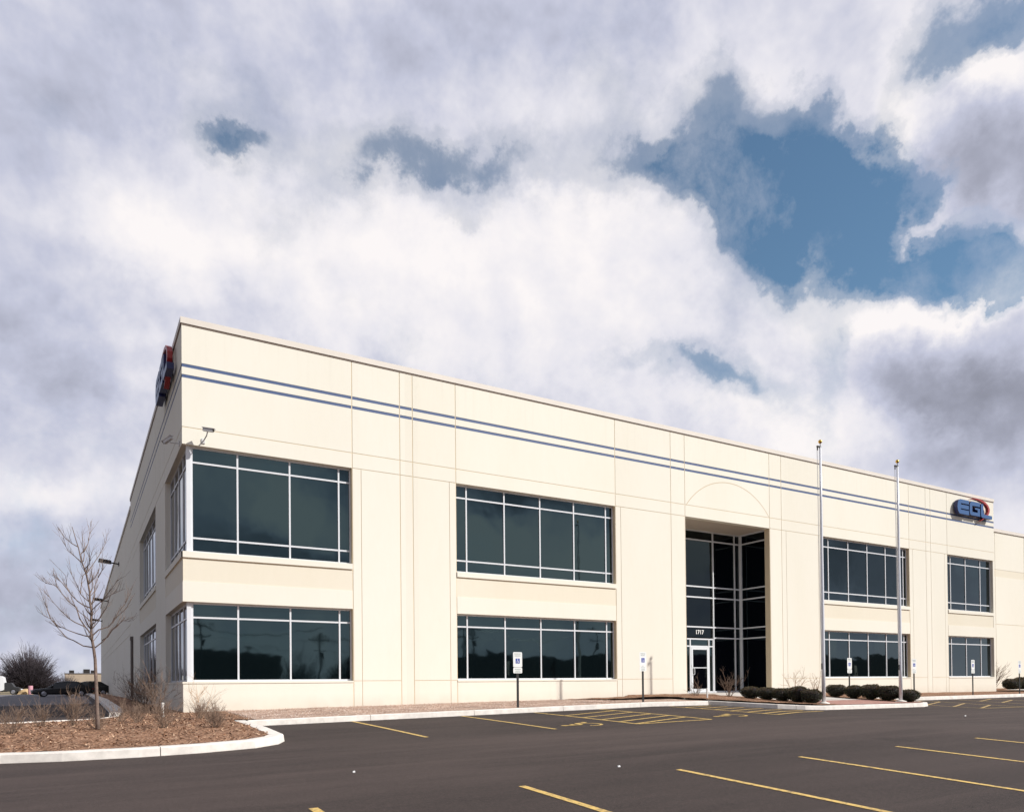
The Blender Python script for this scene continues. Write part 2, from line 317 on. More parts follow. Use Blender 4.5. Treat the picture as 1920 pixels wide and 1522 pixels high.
def wear(m, col, under, thr):
    nt, N, L, b = nodes(m); tc = N('ShaderNodeTexCoord'); n = N('ShaderNodeTexNoise'); n.inputs['Scale'].default_value = 14; n.inputs['Detail'].default_value = 8; n.inputs['Roughness'].default_value = .8
    L(tc.outputs['Object'], n.inputs['Vector']); r = N('ShaderNodeMapRange'); r.inputs[1].default_value = thr; r.inputs[2].default_value = thr+.12; L(n.outputs[0], r.inputs[0])
    x = N('ShaderNodeMix'); x.data_type = 'RGBA'; L(r.outputs[0], x.inputs[0]); x.inputs[6].default_value = (*col, 1); x.inputs[7].default_value = (*under, 1); L(x.outputs[2], b.inputs['Base Color'])
wear(M['paint'], (.64, .43, .12), (.22, .155, .08), .48)
M['paint_old'] = mat('worn_yellow_paint', (.4, .28, .1), .8); wear(M['paint_old'], (.50, .34, .12), (.12, .09, .07), .47)
def speckle(name, cols, scale, rough=.95, bump=.8, dist=.03):
    m = mat(name, cols[0], rough=rough, spec=.2); nt, N, L, b = nodes(m); tc = N('ShaderNodeTexCoord')
    v = N('ShaderNodeTexVoronoi'); v.inputs['Scale'].default_value = scale; L(tc.outputs['Object'], v.inputs['Vector'])
    sp = N('ShaderNodeSeparateColor'); L(v.outputs['Color'], sp.inputs[0])
    r = N('ShaderNodeValToRGB'); e = r.color_ramp.elements
    e[0].position = 0; e[0].color = (*cols[0], 1); e[1].position = 1; e[1].color = (*cols[-1], 1)
    for i, c in enumerate(cols[1:-1]): k = e.new((i+1)/(len(cols)-1)); k.color = (*c, 1)
    L(sp.outputs[0], r.inputs[0])
    n = N('ShaderNodeTexNoise'); n.inputs['Scale'].default_value = 1.3; n.inputs['Detail'].default_value = 5; L(tc.outputs['Object'], n.inputs['Vector'])
    mr = N('ShaderNodeMapRange'); mr.inputs[1].default_value = .35; mr.inputs[2].default_value = .7; mr.inputs[3].default_value = .72; mr.inputs[4].default_value = 1.15; L(n.outputs[0], mr.inputs[0])
    vm = N('ShaderNodeVectorMath'); vm.operation = 'SCALE'; L(r.outputs[0], vm.inputs[0]); L(mr.outputs[0], vm.inputs['Scale'])
    L(vm.outputs[0], b.inputs['Base Color'])
    bp = N('ShaderNodeBump'); bp.inputs['Strength'].default_value = bump; bp.inputs['Distance'].default_value = dist
    L(v.outputs['Distance'], bp.inputs['Height']); L(bp.outputs[0], b.inputs['Normal'])
    return m
M['mulch'] = speckle('bark_mulch', [(.13, .068, .039), (.225, .120, .070), (.32, .178, .108), (.42, .26, .172)], 22)
M['gravel'] = speckle('pink_gravel', [(.26, .16, .12), (.38, .25, .19), (.50, .36, .28), (.60, .47, .38)], 26, dist=.02)
M['chip'] = mat('bark_chip', (.31, .18, .112), .9, var=.5, vscale=9, detail=2)
M['dead_grass'] = mat('dead_grass', (.20, .16, .09), .95, var=.3, vscale=.6)
M['concrete_walk'] = mat('walk_concrete', (.52, .48, .43), .88, var=.1, vscale=3, bump=.2)
M['twig'] = mat('bare_twig', (.17, .115, .082), .85, var=.3, vscale=12)
M['twig_pale'] = mat('pale_twig', (.42, .27, .16), .85, var=.25, vscale=12)
M['bark'] = mat('young_bark', (.165, .12, .098), .9, var=.35, vscale=14, bump=.4, bscale=40)
M['dark_twig'] = mat('dark_twig', (.045, .036, .042), .95, var=.3, vscale=2)
M['box_leaf'] = mat('boxwood_leaf', (.028, .034, .012), .6, var=.6, vscale=16, detail=2)
M['box_lit_top'] = mat('boxwood_lit_top', (.13, .085, .035), .6, var=.45, vscale=16, detail=2)  # lighter brown of sunlit hedge tops, put into the leaf colour
M['black'] = mat('black_steel', (.012, .012, .013), .5)
M['bronze'] = mat('dark_bronze', (.03, .026, .024), .45, metal=.3)
M['silver'] = mat('satin_aluminium', (.74, .75, .78), .35, metal=.25)
M['gold'] = mat('gold_ball', (.75, .45, .08), .25, metal=.9)
M['sign_white'] = mat('sign_white', (.78, .78, .76), .5)
M['sign_blue'] = mat('sign_blue', (.02, .05, .32), .5)
M['sign_grey'] = mat('sign_lettering', (.25, .32, .28), .6)
M['logo_face'] = mat('logo_blue_face', (.022, .090, .24), .4)
M['logo_side'] = mat('logo_navy_side', (.012, .016, .09), .4)
M['logo_red'] = mat('logo_red', (.33, .022, .02), .4)
M['cam_white'] = mat('camera_housing', (.55, .55, .55), .45)
M['white_plastic'] = mat('white_pipe', (.8, .8, .76), .5)
M['door_steel'] = mat('painted_steel_pipe', (.13, .11, .10), .6)

rnd = random.Random(7)

# ================================================================== ground
def sheet(name, xs, ys, zfun, m, inside=None):
    mb = MB(); idx = {}
    for i, x in enumerate(xs):
        for j, y in enumerate(ys):
            idx[i, j] = len(mb.v); mb.v.append((x, y, zfun(x, y)))
    for i in range(len(xs)-1):
        for j in range(len(ys)-1):
            if inside and not inside((xs[i]+xs[i+1])/2, (ys[j]+ys[j+1])/2): continue
            mb.f.append((idx[i, j], idx[i+1, j], idx[i+1, j+1], idx[i, j+1])); mb.m.append(0)
    return mb.build(name, m, smooth=True)
def fr(a, b, s):
    n = max(1, int(round((b-a)/s))); return [a+(b-a)*i/n for i in range(n+1)]
gx = [-900, -500, -250, -120, -60]+fr(-40, 60, 2)+[80, 110, 160, 260, 500, 900]
gy = [-400, -200, -120, -80]+fr(-60, 40, 2)+[60, 90, 130, 200, 350, 700, 1400]
struct(sheet('ground', gx, gy, lambda x, y: zf(x, y)-.04, M['dead_grass']))
lot = struct(sheet('parking_lot', [-45, -38, -32, -26, -20, -15]+fr(-12, 48, 1)+[54, 60, 70, 85, 100, 120], [-42, -36, -30]+fr(-27, 21, 1)+[26, 32, 40, 50, 60, 80, 100], zf, M['asphalt']))
# paler paving of the truck court behind
struct(sheet('truck_court_paving', [-44, -36, -28, -20, -14, -10, -7, -4, -2.05], fr(17.5, 22, .9)+[26, 32, 40, 50, 60, 80, 99], lambda x, y: zf(x, y)+.004, M['asphalt_pale']))

# ================================================================== painted markings (children of the lot)
def strip(mb, a, b, w=.10, dz=.006, step=.4, m=0):
    a = Vector(a); b = Vector(b); d = b-a; L = d.length; d.normalize(); n = Vector((-d.y, d.x))*w/2
    k = max(1, int(L/step)); P = [a+d*L*i/k for i in range(k+1)]
    base = len(mb.v)
    for p in P:
        for s in (-1, 1):
            q = p+n*s; mb.v.append((q.x, q.y, zf(q.x, q.y)+dz))
    for i in range(k):
        mb.f.append((base+2*i, base+2*i+2, base+2*i+3, base+2*i+1)); mb.m.append(m)
def mark(name, segs, w=.10, m='paint', dz=.006):
    mb = MB()
    for k, (a, b) in enumerate(segs): strip(mb, a, b, w, dz+.0015*(k > 0)+.0001*k)
    o = mb.build(name, M[m], lot); return o
for i in range(12):          # stalls on the near side of the aisle
    X = -.43+2.72*i
    mark('parking_stripe', [((X, -15.34), (X+.03, -21.0))], .105)
for X0 in (3.52, 6.72): mark('parking_stripe', [((X0, -4.78), (X0, -9.55))], .10)
def hatch(xl, xr, y0, y1, ys, slope=.82, m='paint', w=.10):
    segs = [((xl, y0), (xl, y1)), ((xr, y0), (xr, y1)), ((xl, y1), (xr, y1))]
    for y in ys: segs.append(((xl+.05, y), (xr-.05, min(y+slope, y0))))
    return mark('hatched_aisle', segs, w, m)
hatch(9.15, 11.62, -4.78, -9.55, [-6.38, -7.23, -8.05, -8.80, -9.45])
mark('hatched_aisle', [((14.45, -4.9), (14.45, -9.3)), ((14.45, -9.3), (18.0, -8.15))]+[((14.5, y), (x, y+.33*(x-14.5))) for y, x in ((-5.6, 16.2), (-6.25, 16.4), (-6.9, 16.55), (-7.55, 16.75), (-8.2, 17.0), (-8.8, 17.5))], .10)
hatch(26.0, 29.0, -5.0, -9.0, [-6.0, -6.9, -7.9, -8.9], 1.15, m='paint_old')
hatch(31.6, 34.2, -5.0, -9.0, [-6.0, -6.9, -7.9, -8.9], .8, m='paint_old')
for X in (38.5, 41.3): mark('parking_stripe', [((X, -4.8), (X, -9.3))], .10, 'paint_old')
def wheelchair_paint(cx, cy, s=1.0, m='paint'):
    mb = MB()
    def P(u, v): return (cx-v*s, cy+u*s)      # drawn to be read from the aisle, lying on its side in view
    ring = [P(.30*math.cos(t)-.02, .30*math.sin(t)-.17) for t in [R(-210+i*20) for i in range(13)]]
    for a, b in zip(ring, ring[1:]): strip(mb, a, b, .075*s)
    for a, b in (((0, .42), (-.02, .02)), ((-.02, .02), (.28, .0)), ((.28, 0), (.38, -.38)), ((.38, -.38), (.52, -.36)), ((-.01, .2), (.2, .2))):
        strip(mb, P(*a), P(*b), .085*s, .0075)
    hd = [P(.085*math.cos(t), .085*math.sin(t)+.5) for t in [i*math.pi/5 for i in range(10)]]
    mb.poly([(x, y, zf(x, y)+.007) for x, y in hd])
    return mb.build('wheelchair_symbol', M[m], lot)
wheelchair_paint(7.9, -8.95, 1.05); wheelchair_paint(12.95, -8.95, 1.05)

# ================================================================== kerbs
def resample(path, step, closed=False):
    out = []; P = [Vector(p) for p in path]
    if closed: P.append(P[0])
    for a, b in zip(P, P[1:]):
        n = max(1, int(round((b-a).length/step)))
        for i in range(n): out.append(a.lerp(b, i/n))
    out.append(P[-1]); return out
def kerb(name, path, w=.16, h=.15, side=1, step=.35, joint=3.0, zfun=zf, m='kerb', gutter=0.0):
    """path = foot of the outer face; top lies on the left (side=1) of the path direction"""
    P = resample(path, step); mb = MB(); nrm = []
    for i, p in enumerate(P):
        t = (P[min(i+1, len(P)-1)]-P[max(0, i-1)]).normalized(); nrm.append(Vector((-t.y, t.x))*side)
    acc = 0; rows = []
    def prof(p, n):
        z = zfun(p.x, p.y); o = []
        for d, dz in ((0.0, -.06), (0.0, .01), (.018, h-.02), (.035, h-.003), (.06, h), (w-.015, h), (w, h-.015), (w, -.06)):
            q = p+n*d; o.append((q.x, q.y, z+dz))
        return o
    segs = []; cur = [0]
    for i in range(1, len(P)):
        acc += (P[i]-P[i-1]).length; cur.append(i)
        if acc >= joint or i == len(P)-1: segs.append(cur); cur = [i]; acc = 0
    for sg in segs:
        base = len(mb.v); k = 8
        for j, i in enumerate(sg):
            p = P[i].copy()
            if j == 0 and i > 0: p += (P[sg[1]]-P[i]).normalized()*.007
            if j == len(sg)-1 and i < len(P)-1: p -= (P[i]-P[sg[-2]]).normalized()*.007
            mb.v += prof(p, nrm[i])
        for j in range(len(sg)-1):
            for q in range(k-1):
                mb.f.append((base+j*k+q, base+(j+1)*k+q, base+(j+1)*k+q+1, base+j*k+q+1)); mb.m.append(0)
        mb.f.append(tuple(base+q for q in range(k))); mb.m.append(0)
        e = base+(len(sg)-1)*k; mb.f.append(tuple(e+q for q in reversed(range(k)))); mb.m.append(0)
    return struct(mb.build(name, M[m], fix=True))
def arc(c, r, a0, a1, n=6): return [(c[0]+r*math.cos(R(a0+(a1-a0)*i/n)), c[1]+r*math.sin(R(a0+(a1-a0)*i/n))) for i in range(n+1)]
LEFT_ISL = [(-14, -8.6), (-8.5, -9.0), (-3.73, -9.49), (-2.9, -9.72), (-1.8, -9.83), (-.83, -9.78), (.12, -9.55), (.62, -9.15), (.84, -8.7), (.9, -7.0), (.9, -4.60)]
kerb('island_kerb', LEFT_ISL, w=.30, side=1)
kerb('front_kerb', [(.92, -4.75), (16.55, -4.6)], w=.16, side=1)
kerb('right_kerb', [(25.72, -4.62), (60, -4.5)], w=.16, side=1)
ENT = [(16.6, -4.45), (16.72, -5.3), (16.93, -6.1), (17.38, -6.9), (18.1, -7.43), (18.9, -7.6), (21.6, -7.62), (24.6, -7.6), (25.3, -7.35), (25.6, -6.85), (25.68, -4.64)]
kerb('entrance_kerb', ENT, w=.16, side=1)
kerb('side_kerb', [(-1.85, 2.0), (-1.72, 6.0), (-1.72, 90)], w=.40, side=-1, step=2, joint=4)
kerb('island_back_kerb', [(-14, -8.0), (-8.0, -4.4), (-4.4, -1.65), (-2.35, -1.35), (-1.85, -.6), (-1.75, 2.0)], w=.15, side=-1, step=.5)

# ================================================================== planting beds
def zwall(X):
    T = [(-1, .05), (0, .056), (8.8, .133), (15, .19), (18, .25), (20, .29), (26, .29), (30, .2), (36, .11), (46, .07), (80, .07)]
    for (a, za), (b, zb) in zip(T, T[1:]):
        if X <= b: return za+(zb-za)*max(0, (X-a)/(b-a))
    return T[-1][1]
def in_poly(x, y, P):
    c = False; j = len(P)-1
    for i in range(len(P)):
        if ((P[i][1] > y) != (P[j][1] > y)) and x < (P[j][0]-P[i][0])*(y-P[i][1])/(P[j][1]-P[i][1])+P[i][0]: c = not c
        j = i
    return c
def fill(name, poly, step, zfun, m, jitter=.0):
    xs = [p[0] for p in poly]; ys = [p[1] for p in poly]
    ring = [tuple(p) for p in resample(poly, step, True)[:-1]]
    pts = [Vector(p) for p in ring]; n = len(pts)
    x = min(xs)+step/2
    while x < max(xs):
        y = min(ys)+step/2
        while y < max(ys):
            px, py = x+rnd.uniform(-.3, .3)*step, y+rnd.uniform(-.3, .3)*step
            if in_poly(px, py, poly) and min((Vector((px, py))-q).length for q in pts[:n:2]) > step*.4: pts.append(Vector((px, py)))
            y += step
        x += step
    vs, es, fs, *_ = geometry.delaunay_2d_cdt(pts, [], [list(range(n))], 1, 1e-5)
    mb = MB()
    for v in vs: mb.v.append((v.x, v.y, zfun(v.x, v.y)+jitter*(noise.noise(Vector((v.x*3, v.y*3, .3))))))
    mb.f = [tuple(f) for f in fs]; mb.m = [0]*len(mb.f)
    return mb.build(name, m, smooth=True, fix=True)
def zbed_front(X, Y):
    t = min(1, max(0, (Y+4.5)/4.5)); a = zf(X, -4.6)+.135; return a*(1-t)+zwall(X)*t
def zisl(X, Y):
    base = zf(X, Y)+.13
    t = min(1, max(0, 1-math.hypot(max(0, -X)*.5, Y)/3.0)) if Y < 0 else 1
    if Y > 0: base = zf(X, Y)+.13
    mound = .10*math.exp(-((X+3)**2/9+(Y+6)**2/5))
    b = base+mound
    if X > -.2: b = b*(1-t)+zbed_front(max(X, 0), Y)*t
    return b
M_isl = [(-13.8, -8.3), (-8.4, -8.75), (-3.75, -9.24), (-2.9, -9.45), (-1.8, -9.55), (-.85, -9.5), (-.0, -9.28), (.4, -8.98), (.58, -8.6), (.63, -7.0), (.60, -4.55), (1.2, -4.57), (1.2, -.0), (0, 0), (0, 4), (0, 30), (0, 89), (-1.35, 89), (-1.35, 30), (-1.45, 4), (-1.6, -.6), (-2.2, -1.15), (-4.3, -1.5), (-7.9, -4.2), (-13.6, -7.8)]
struct(fill('mulch_bed', M_isl, .33, zisl, M['mulch'], .035))
struct(fill('gravel_bed', [(1.15, -4.64), (16.6, -4.46), (16.6, 0), (1.15, 0)], .4, lambda x, y: zbed_front(x, y)+.012, M['gravel'], .02))
def zent(X, Y):
    # entrance plaza: falls from the stoop to the kerb line
    t = min(1, max(0, (Y+7.4)/6.3)); a = zf(X, -7.6)+.145
    return a*(1-t)+.285*t
def zbedL(X, Y):
    if X < 16.62: return zbed_front(X, Y)+.02+.10*max(0, 1-abs(X-16)/2.8)*min(1, max(0, -Y/2))
    return zent(X, Y)+.02+.05*math.exp(-((X-17.8)/1.2)**2)*min(1, max(0, -Y/3))
struct(fill('entrance_mulch', [(16.78, -4.4), (16.90, -5.3), (17.1, -6.02), (17.52, -6.78), (18.2, -7.28), (18.95, -7.44), (20.0, -7.45), (20.0, -1.55), (19.95, -.02), (13.2, -.02), (14.2, -2.2), (16.7, -2.6)], .3, zbedL, M['mulch'], .03))
struct(fill('entrance_walk', [(20.02, -5.6), (23.95, -5.6), (23.95, -2.05), (25.2, -1.6), (25.25, 0), (25.25, 1.84), (19.98, 1.84), (19.98, -1.5)], .5, lambda x, y: zent(x, y)+.012, M['concrete_walk']))
M['brick'] = bpy.data.materials.new('brick_paving'); M['brick'].use_nodes = True
def brick():
    nt, N, L, b = nodes(M['brick']); tc = N('ShaderNodeTexCoord'); t = N('ShaderNodeTexBrick'); t.inputs['Scale'].default_value = 4.6
    t.inputs['Color1'].default_value = (.30, .115, .085, 1); t.inputs['Color2'].default_value = (.40, .19, .15, 1); t.inputs['Mortar'].default_value = (.33, .26, .22, 1)
    t.inputs['Mortar Size'].default_value = .025; L(tc.outputs['Object'], t.inputs[0]); L(t.outputs[0], b.inputs['Base Color']); b.inputs['Roughness'].default_value = .85
brick()
struct(fill('brick_paving', [(20.03, -7.45), (21.6, -7.47), (24.6, -7.45), (25.2, -7.22), (25.3, -7.1), (23.97, -7.05), (23.95, -5.62), (20.03, -5.62)], .4, lambda x, y: zent(x, y)+.018, M['brick']))
struct(fill('hedge_mulch', [(23.99, -7.03), (25.32, -7.07), (25.46, -6.8), (25.52, -4.55), (25.8, -4.42), (25.8, -2.06), (25.3, -1.66), (23.99, -2.08)], .35, lambda x, y: zent(x, y)+.015, M['mulch'], .02))
struct(fill('right_gravel_bed', [(25.82, -4.44), (45.2, -4.4), (45.2, 0), (25.3, 0), (25.25, -2.02), (25.82, -2.04)], .7, lambda x, y: (zf(x, -4.6)+.135)*(1-min(1, (y+4.45)/4.45))+zwall(x)*min(1, (y+4.45)/4.45), M['mulch'], .02))
struct(fill('wing_bed', [(45.26, -4.4), (60, -4.3), (60, 2.98), (45.26, 2.98)], .9, lambda x, y: zf(x, -4.5)+.135+.02*(y+4.4), M['mulch'], .02))
struct(fill('wing_walk', [(45.3, -1.6), (60, -1.5), (60, -.3), (45.3, -.3)], .9, lambda x, y: zf(x, -4.5)+.135+.02*(y+4.4)+.05, M['concrete_walk']))
# loose bark
def chips():
    mb = MB(); r = random.Random(3)
    for k in range(9000):
        X = r.uniform(-7, 1.1); Y = r.uniform(-9.4, 2.5)
        if not in_poly(X, Y, M_isl): continue
        if X > .9 and r.random() < .6: continue
        z = zisl(X, Y)+.035*noise.noise(Vector((X*3, Y*3, .3)))+r.uniform(.0, .018)
        a = Vector((r.uniform(-1, 1), r.uniform(-1, 1), r.uniform(-.5, .5))).normalized(); b = a.cross(Vector((r.uniform(-.4, .4), r.uniform(-.4, .4), 1))).normalized()
        l, w = r.uniform(.015, .055), r.uniform(.006, .016); c = Vector((X, Y, z))
        mb.quad(c-a*l-b*w, c+a*l-b*w*.6, c+a*l*.9+b*w, c-a*l+b*w*.8, r.choice((0, 0, 1, 2)))
    o = mb.build('loose_bark', [M['chip'], mat('pale_chip', (.52, .35, .23), .9, var=.3, vscale=8), mat('dark_chip', (.10, .05, .03), .9)])
    tag(o, kind='stuff')
chips()
def stones():
    mb = MB(); r = random.Random(4)
    for k in range(3600):
        X = r.uniform(1.0, 14); Y = r.uniform(-4.5, -.03)
        z = zbed_front(X, Y)+.012+r.uniform(0, .012); s = r.uniform(.010, .026); c = Vector((X, Y, z))
        A = [Vector((r.uniform(.6, 1), 0, 0)), Vector((0, r.uniform(.6, 1), 0)), Vector((-r.uniform(.6, 1), 0, 0)), Vector((0, -r.uniform(.6, 1), 0))]
        t = Vector((r.uniform(-.3, .3), r.uniform(-.3, .3), .8))
        mm = r.choice((0, 1, 2)); P = [c+a*s for a in A]; q = c+t*s
        n = len(mb.v); mb.v += [tuple(p) for p in P]+[tuple(q)]
        for i in range(4): mb.f.append((n+i, n+(i+1) % 4, n+4)); mb.m.append(mm)
    tag(mb.build('gravel_stones', [mat('stone_a', (.52, .38, .30), .9), mat('stone_b', (.32, .20, .15), .9), mat('stone_c', (.62, .52, .44), .9)]), kind='stuff')
stones()
# small litter on the asphalt
for (x, y, s, lab) in ((.75, -13.2, .018, 'small white scrap of litter on the open asphalt left of the stripes'), (4.4, -14.7, .02, 'tiny pale scrap lying on asphalt above the second near stripe'), (20.6, -11.2, .025, 'small white scrap on asphalt in front of the entrance island')):
    mb = MB(); z = zf(x, y)
    mb.hexa([(x-s, y-s*.7, z+.002), (x+s, y-s, z+.002), (x+s*.8, y+s, z+.002), (x-s*.8, y+s*.6, z+.002), (x-s*.6, y-s*.4, z+.02), (x+s*.7, y-s*.6, z+.03), (x+s*.5, y+s*.7, z+.018), (x-s*.6, y+s*.5, z+.026)])
    tag(mb.build('paper_scrap', M['sign_white']), lab, 'litter')

# ================================================================== office building
bld = empty('office_warehouse', (0, 0, 0), 0, 'long cream concrete office and warehouse with two rows of tinted windows and two blue stripes', 'building')
def front(u, v, d): return (u, d, v)
def left(u, v, d): return (d, u, v)
def relief(mb, us, vs, cell, mp, D=.3, flip=False):
    us = sorted(set(round(x, 4) for x in us)); vs = sorted(set(round(x, 4) for x in vs)); C = {}
    def q(a, b, c, d, m): mb.quad(*( (d, c, b, a) if flip else (a, b, c, d)), m)
    for i in range(len(us)-1):
        for j in range(len(vs)-1): C[i, j] = cell((us[i]+us[i+1])/2, (vs[j]+vs[j+1])/2)
    for (i, j), c in C.items():
        u0, u1, v0, v1 = us[i], us[i+1], vs[j], vs[j+1]
        if c is not None: q(mp(u0, v0, c[0]), mp(u1, v0, c[0]), mp(u1, v1, c[0]), mp(u0, v1, c[0]), c[1])
        d = D if c is None else c[0]
        for di, dj in ((1, 0), (0, 1)):
            n = C.get((i+di, j+dj), 'x')
            if n == 'x': continue
            e = D if n is None else n[0]
            if abs(d-e) < 1e-6: continue
            if c is None and n is None: continue
            lo, hi = min(d, e), max(d, e); mm = (c or n)[1] if lo == (d if c else e) else (n or c)[1]
            if c is None: mm = n[1]
            if n is None: mm = c[1]
            if abs(d-e) < .05 and D not in (d, e): mm = (c if d < e else n)[1]
            if di: q(mp(u1, v0, lo), mp(u1, v0, hi), mp(u1, v1, hi), mp(u1, v1, lo), mm)
            else: q(mp(u0, v1, lo), mp(u1, v1, lo), mp(u1, v1, hi), mp(u0, v1, hi), mm)
Z_SILL, Z_LH, Z_US, Z_UH, Z_GR, Z_COP = .95, 3.32, 4.72, 7.97, 8.47, 11.53
WX = [(0, 5.15), (8.97, 16.14), (29.12, 36.42), (40.14, 45.03)]
JF = [5.16, 6.84, 7.31, 8.96, 16.15, 19.15, 19.96, 25.31, 26.13, 29.11, 36.43, 38.02, 38.49, 40.13]      # full height joints
JL = [(5.46, 5.16, 6.84), (8.70, 7.31, 8.96), (16.42, 16.15, 19.15), (26.45, 26.13, 29.11), (28.8, 26.13, 29.11), (36.75, 36.43, 38.02), (39.85, 38.49, 40.13)]
G = .014
STR = [(10.245, 10.345), (9.93, 10.03)]
def wall_cell(u, v, wins, joints, jl, entry=None, stripes=True, end=None):
    for a, b in wins:
        if a < u < b and (Z_SILL < v < Z_LH or 4.80 < v < Z_UH): return None
    if entry and entry[0] < u < entry[1] and v < 7.97: return None
    nj = min([abs(u-j) for j in joints] or [9])
    if stripes:
        for lo, hi in STR:
            if lo < v < hi and nj > .018: return (.008, 2)
    if nj < G: return (.010, 1)
    if abs(v-Z_GR) < G*.9: return (.009, 1)
    inwin = any(a < u < b for a, b in wins)
    if inwin:
        if 4.62 < v < 4.80: return (-.035, 0)
        if 4.59 < v < 4.62: return (.008, 1)
        if 3.92 < v < 4.59: return (.012, 3)
    else:
        if abs(v-7.97) < G*.8 and not (entry and entry[0] < u < entry[1]): return (.012, 1)
        for x, a, b in jl:
            if a < u < b:
                if abs(u-x) < G*.7 and v < 7.97: return (.012, 1)
                if abs(v-.95) < G*.7: return (.012, 1)
    return (0, 0)
ws = MB()
us = [0, 45.2]+[j+s*G for j in JF for s in (-1, 1)]+[j+s*.018 for j in JF for s in (-1, 1)]+[j[0]+s*G*.7 for j in JL for s in (-1, 1)]+[x for w in WX for x in w if x > 0]
vs = [-.4, Z_SILL, Z_LH, 3.92, 4.59, 4.62, 4.80, Z_UH, Z_GR-G*.9, Z_GR+G*.9, Z_COP+.1, .95-G*.7, .95+G*.7, 7.97-G*.8, 7.97+G*.8]+[x for s in STR for x in s]
relief(ws, us, vs, lambda u, v: wall_cell(u, v, WX, JF, JL, (19.98, 25.3)), front)
WALLM = [M['wall'], M['caulk'], M['blue_stripe'], M['band']]
ws.build('front_wall', WALLM, bld)
# arched reveal over the entrance
ab = MB(); cx, cz, rr = 22.66, 6.42, 3.33
A = [R(a) for a in [142-i*3.45 for i in range(31)]]
for a, b in zip(A, A[1:]):
    P = [(cx+(rr+s)*math.cos(t), -.002, cz+(rr+s)*math.sin(t)) for s, t in ((-.016, a), (.016, a), (.016, b), (-.016, b))]; ab.poly(P)
ab.build('arch_reveal', mat('arch_groove', (.55, .45, .31), .9), bld)
# left side wall of the office
WL = [(.0, 4.86), (8.5, 17.05)]
JLf = [4.9, 6.6, 8.44, 17.1, 24.03]
lw = MB()
relief(lw, [0, 24.05]+[j+s*G for j in JLf for s in (-1, 1)]+[j+s*.018 for j in JLf for s in (-1, 1)]+[x for w in WL for x in w if x > 0], [v+.003*(v in (Z_LH, Z_UH, Z_SILL, 4.80)) for v in vs],
       lambda u, v: wall_cell(u, v, WL, JLf, []), left, flip=True)
lw.build('side_wall', WALLM, bld)
# warehouse left wall
Y1 = 86.0; jw = [24.05+7.75*i for i in range(1, 8)]
def wh_cell(u, v):
    if min(abs(u-j) for j in jw) < G: return (.06, 1)
    if abs(v-Z_GR) < G or abs(v-4.5) < G or abs(v-3.92) < G: return (.055, 1)
    return (.04, 0)
wl = MB(); relief(wl, [24.05, Y1]+[j+s*G for j in jw for s in (-1, 1)], [-.4, 3.92-G, 3.92+G, 4.5-G, 4.5+G, Z_GR-G, Z_GR+G, 11.1], wh_cell, left, flip=True)
wl.build('warehouse_side_wall', WALLM, bld)
# wing front wall, set back
WX0, WX1, WY = 45.2, 75.0, 3.0; jr = [51.4, 55.3, 62, 69]
def wing(u, v, d): return (u, WY+d, v)
def wing_cell(u, v):
    if min(abs(u-j) for j in jr) < .02: return (.02, 1)
    if abs(v-4.56) < G: return (.015, 1)
    if 7.82 < v < 8.33: return (.012, 3)
    return (0, 0)
wr = MB(); relief(wr, [WX0, WX1]+[j+s*.02 for j in jr for s in (-1, 1)], [-.4, 4.56-G, 4.56+G, 7.82, 8.33, 10.9], wing_cell, wing)
wr.build('wing_wall', WALLM, bld)
# unseen closing walls and roofs
cl = MB()
cl.quad((45.2, 0, -.4), (45.2, 24, -.4), (45.2, 24, 11.6), (45.2, 0, 11.6)); cl.quad((45.2, 24, 10), (0, 24, 10), (0, 24, 11.6), (45.2, 24, 11.6))
cl.quad((0.04, Y1, -.4), (75, Y1, -.4), (75, Y1, 11.1), (0.04, Y1, 11.1)); cl.quad((75, 3, -.4), (75, Y1, -.4), (75, Y1, 11.1), (75, 3, 11.1))
cl.build('rear_walls', M['wall'], bld)
rf = MB(); rf.box(.3, .3, 10.9, 45.0, 23.7, 11.1); rf.box(.3, 24.3, 10.4, 74.8, Y1-.2, 10.6); rf.box(45.3, 3.3, 10.35, 74.7, 24.2, 10.55); rf.build('roof', M['roof'], bld)
# coping
def coping(mb, x0, y0, x1, y1, z, h=.18): mb.box(x0, y0, z, x1, y1, z+h)
cp = MB(); coping(cp, -.035, -.035, 45.235, .3, Z_COP); coping(cp, -.035, .3, .3, 24.1, Z_COP); coping(cp, 44.95, .3, 45.235, 24.1, Z_COP); coping(cp, .3, 23.8, 44.95, 24.1, Z_COP)
cp.build('coping', M['coping'], bld)
cp = MB(); coping(cp, -.03, 24.1, .3, Y1+.05, 11.08, .18); cp.build('coping', M['coping'], bld)
cp = MB(); coping(cp, WX0+.07, 2.93, WX1, 3.3, 10.88, .2); cp.build('coping', M['coping'], bld)
cp = MB(); zc = Z_COP-.045     # dark brown strip painted in as the shadow line below the coping
cp.box(-.012, -.012, zc, 45.21, .02, Z_COP+.002); cp.box(-.012, .02, zc, .02, 24.05, Z_COP+.002); cp.build('coping_shadow', mat('painted_shadow', (.20, .15, .12), .7), bld)
# window sills
for a, b in WX: sl_ = MB(); sl_.box(a if a else -.02, -.02, .90, b, .25, .956); sl_.build('sill', M['wall'], bld)
sl_ = MB(); sl_.box(-.02, .25, .903, .25, 4.86, .953); sl_.build('sill', M['wall'], bld)
sl_ = MB(); sl_.box(-.02, 8.5, .903, .25, 17.05, .953); sl_.build('sill', M['wall'], bld)

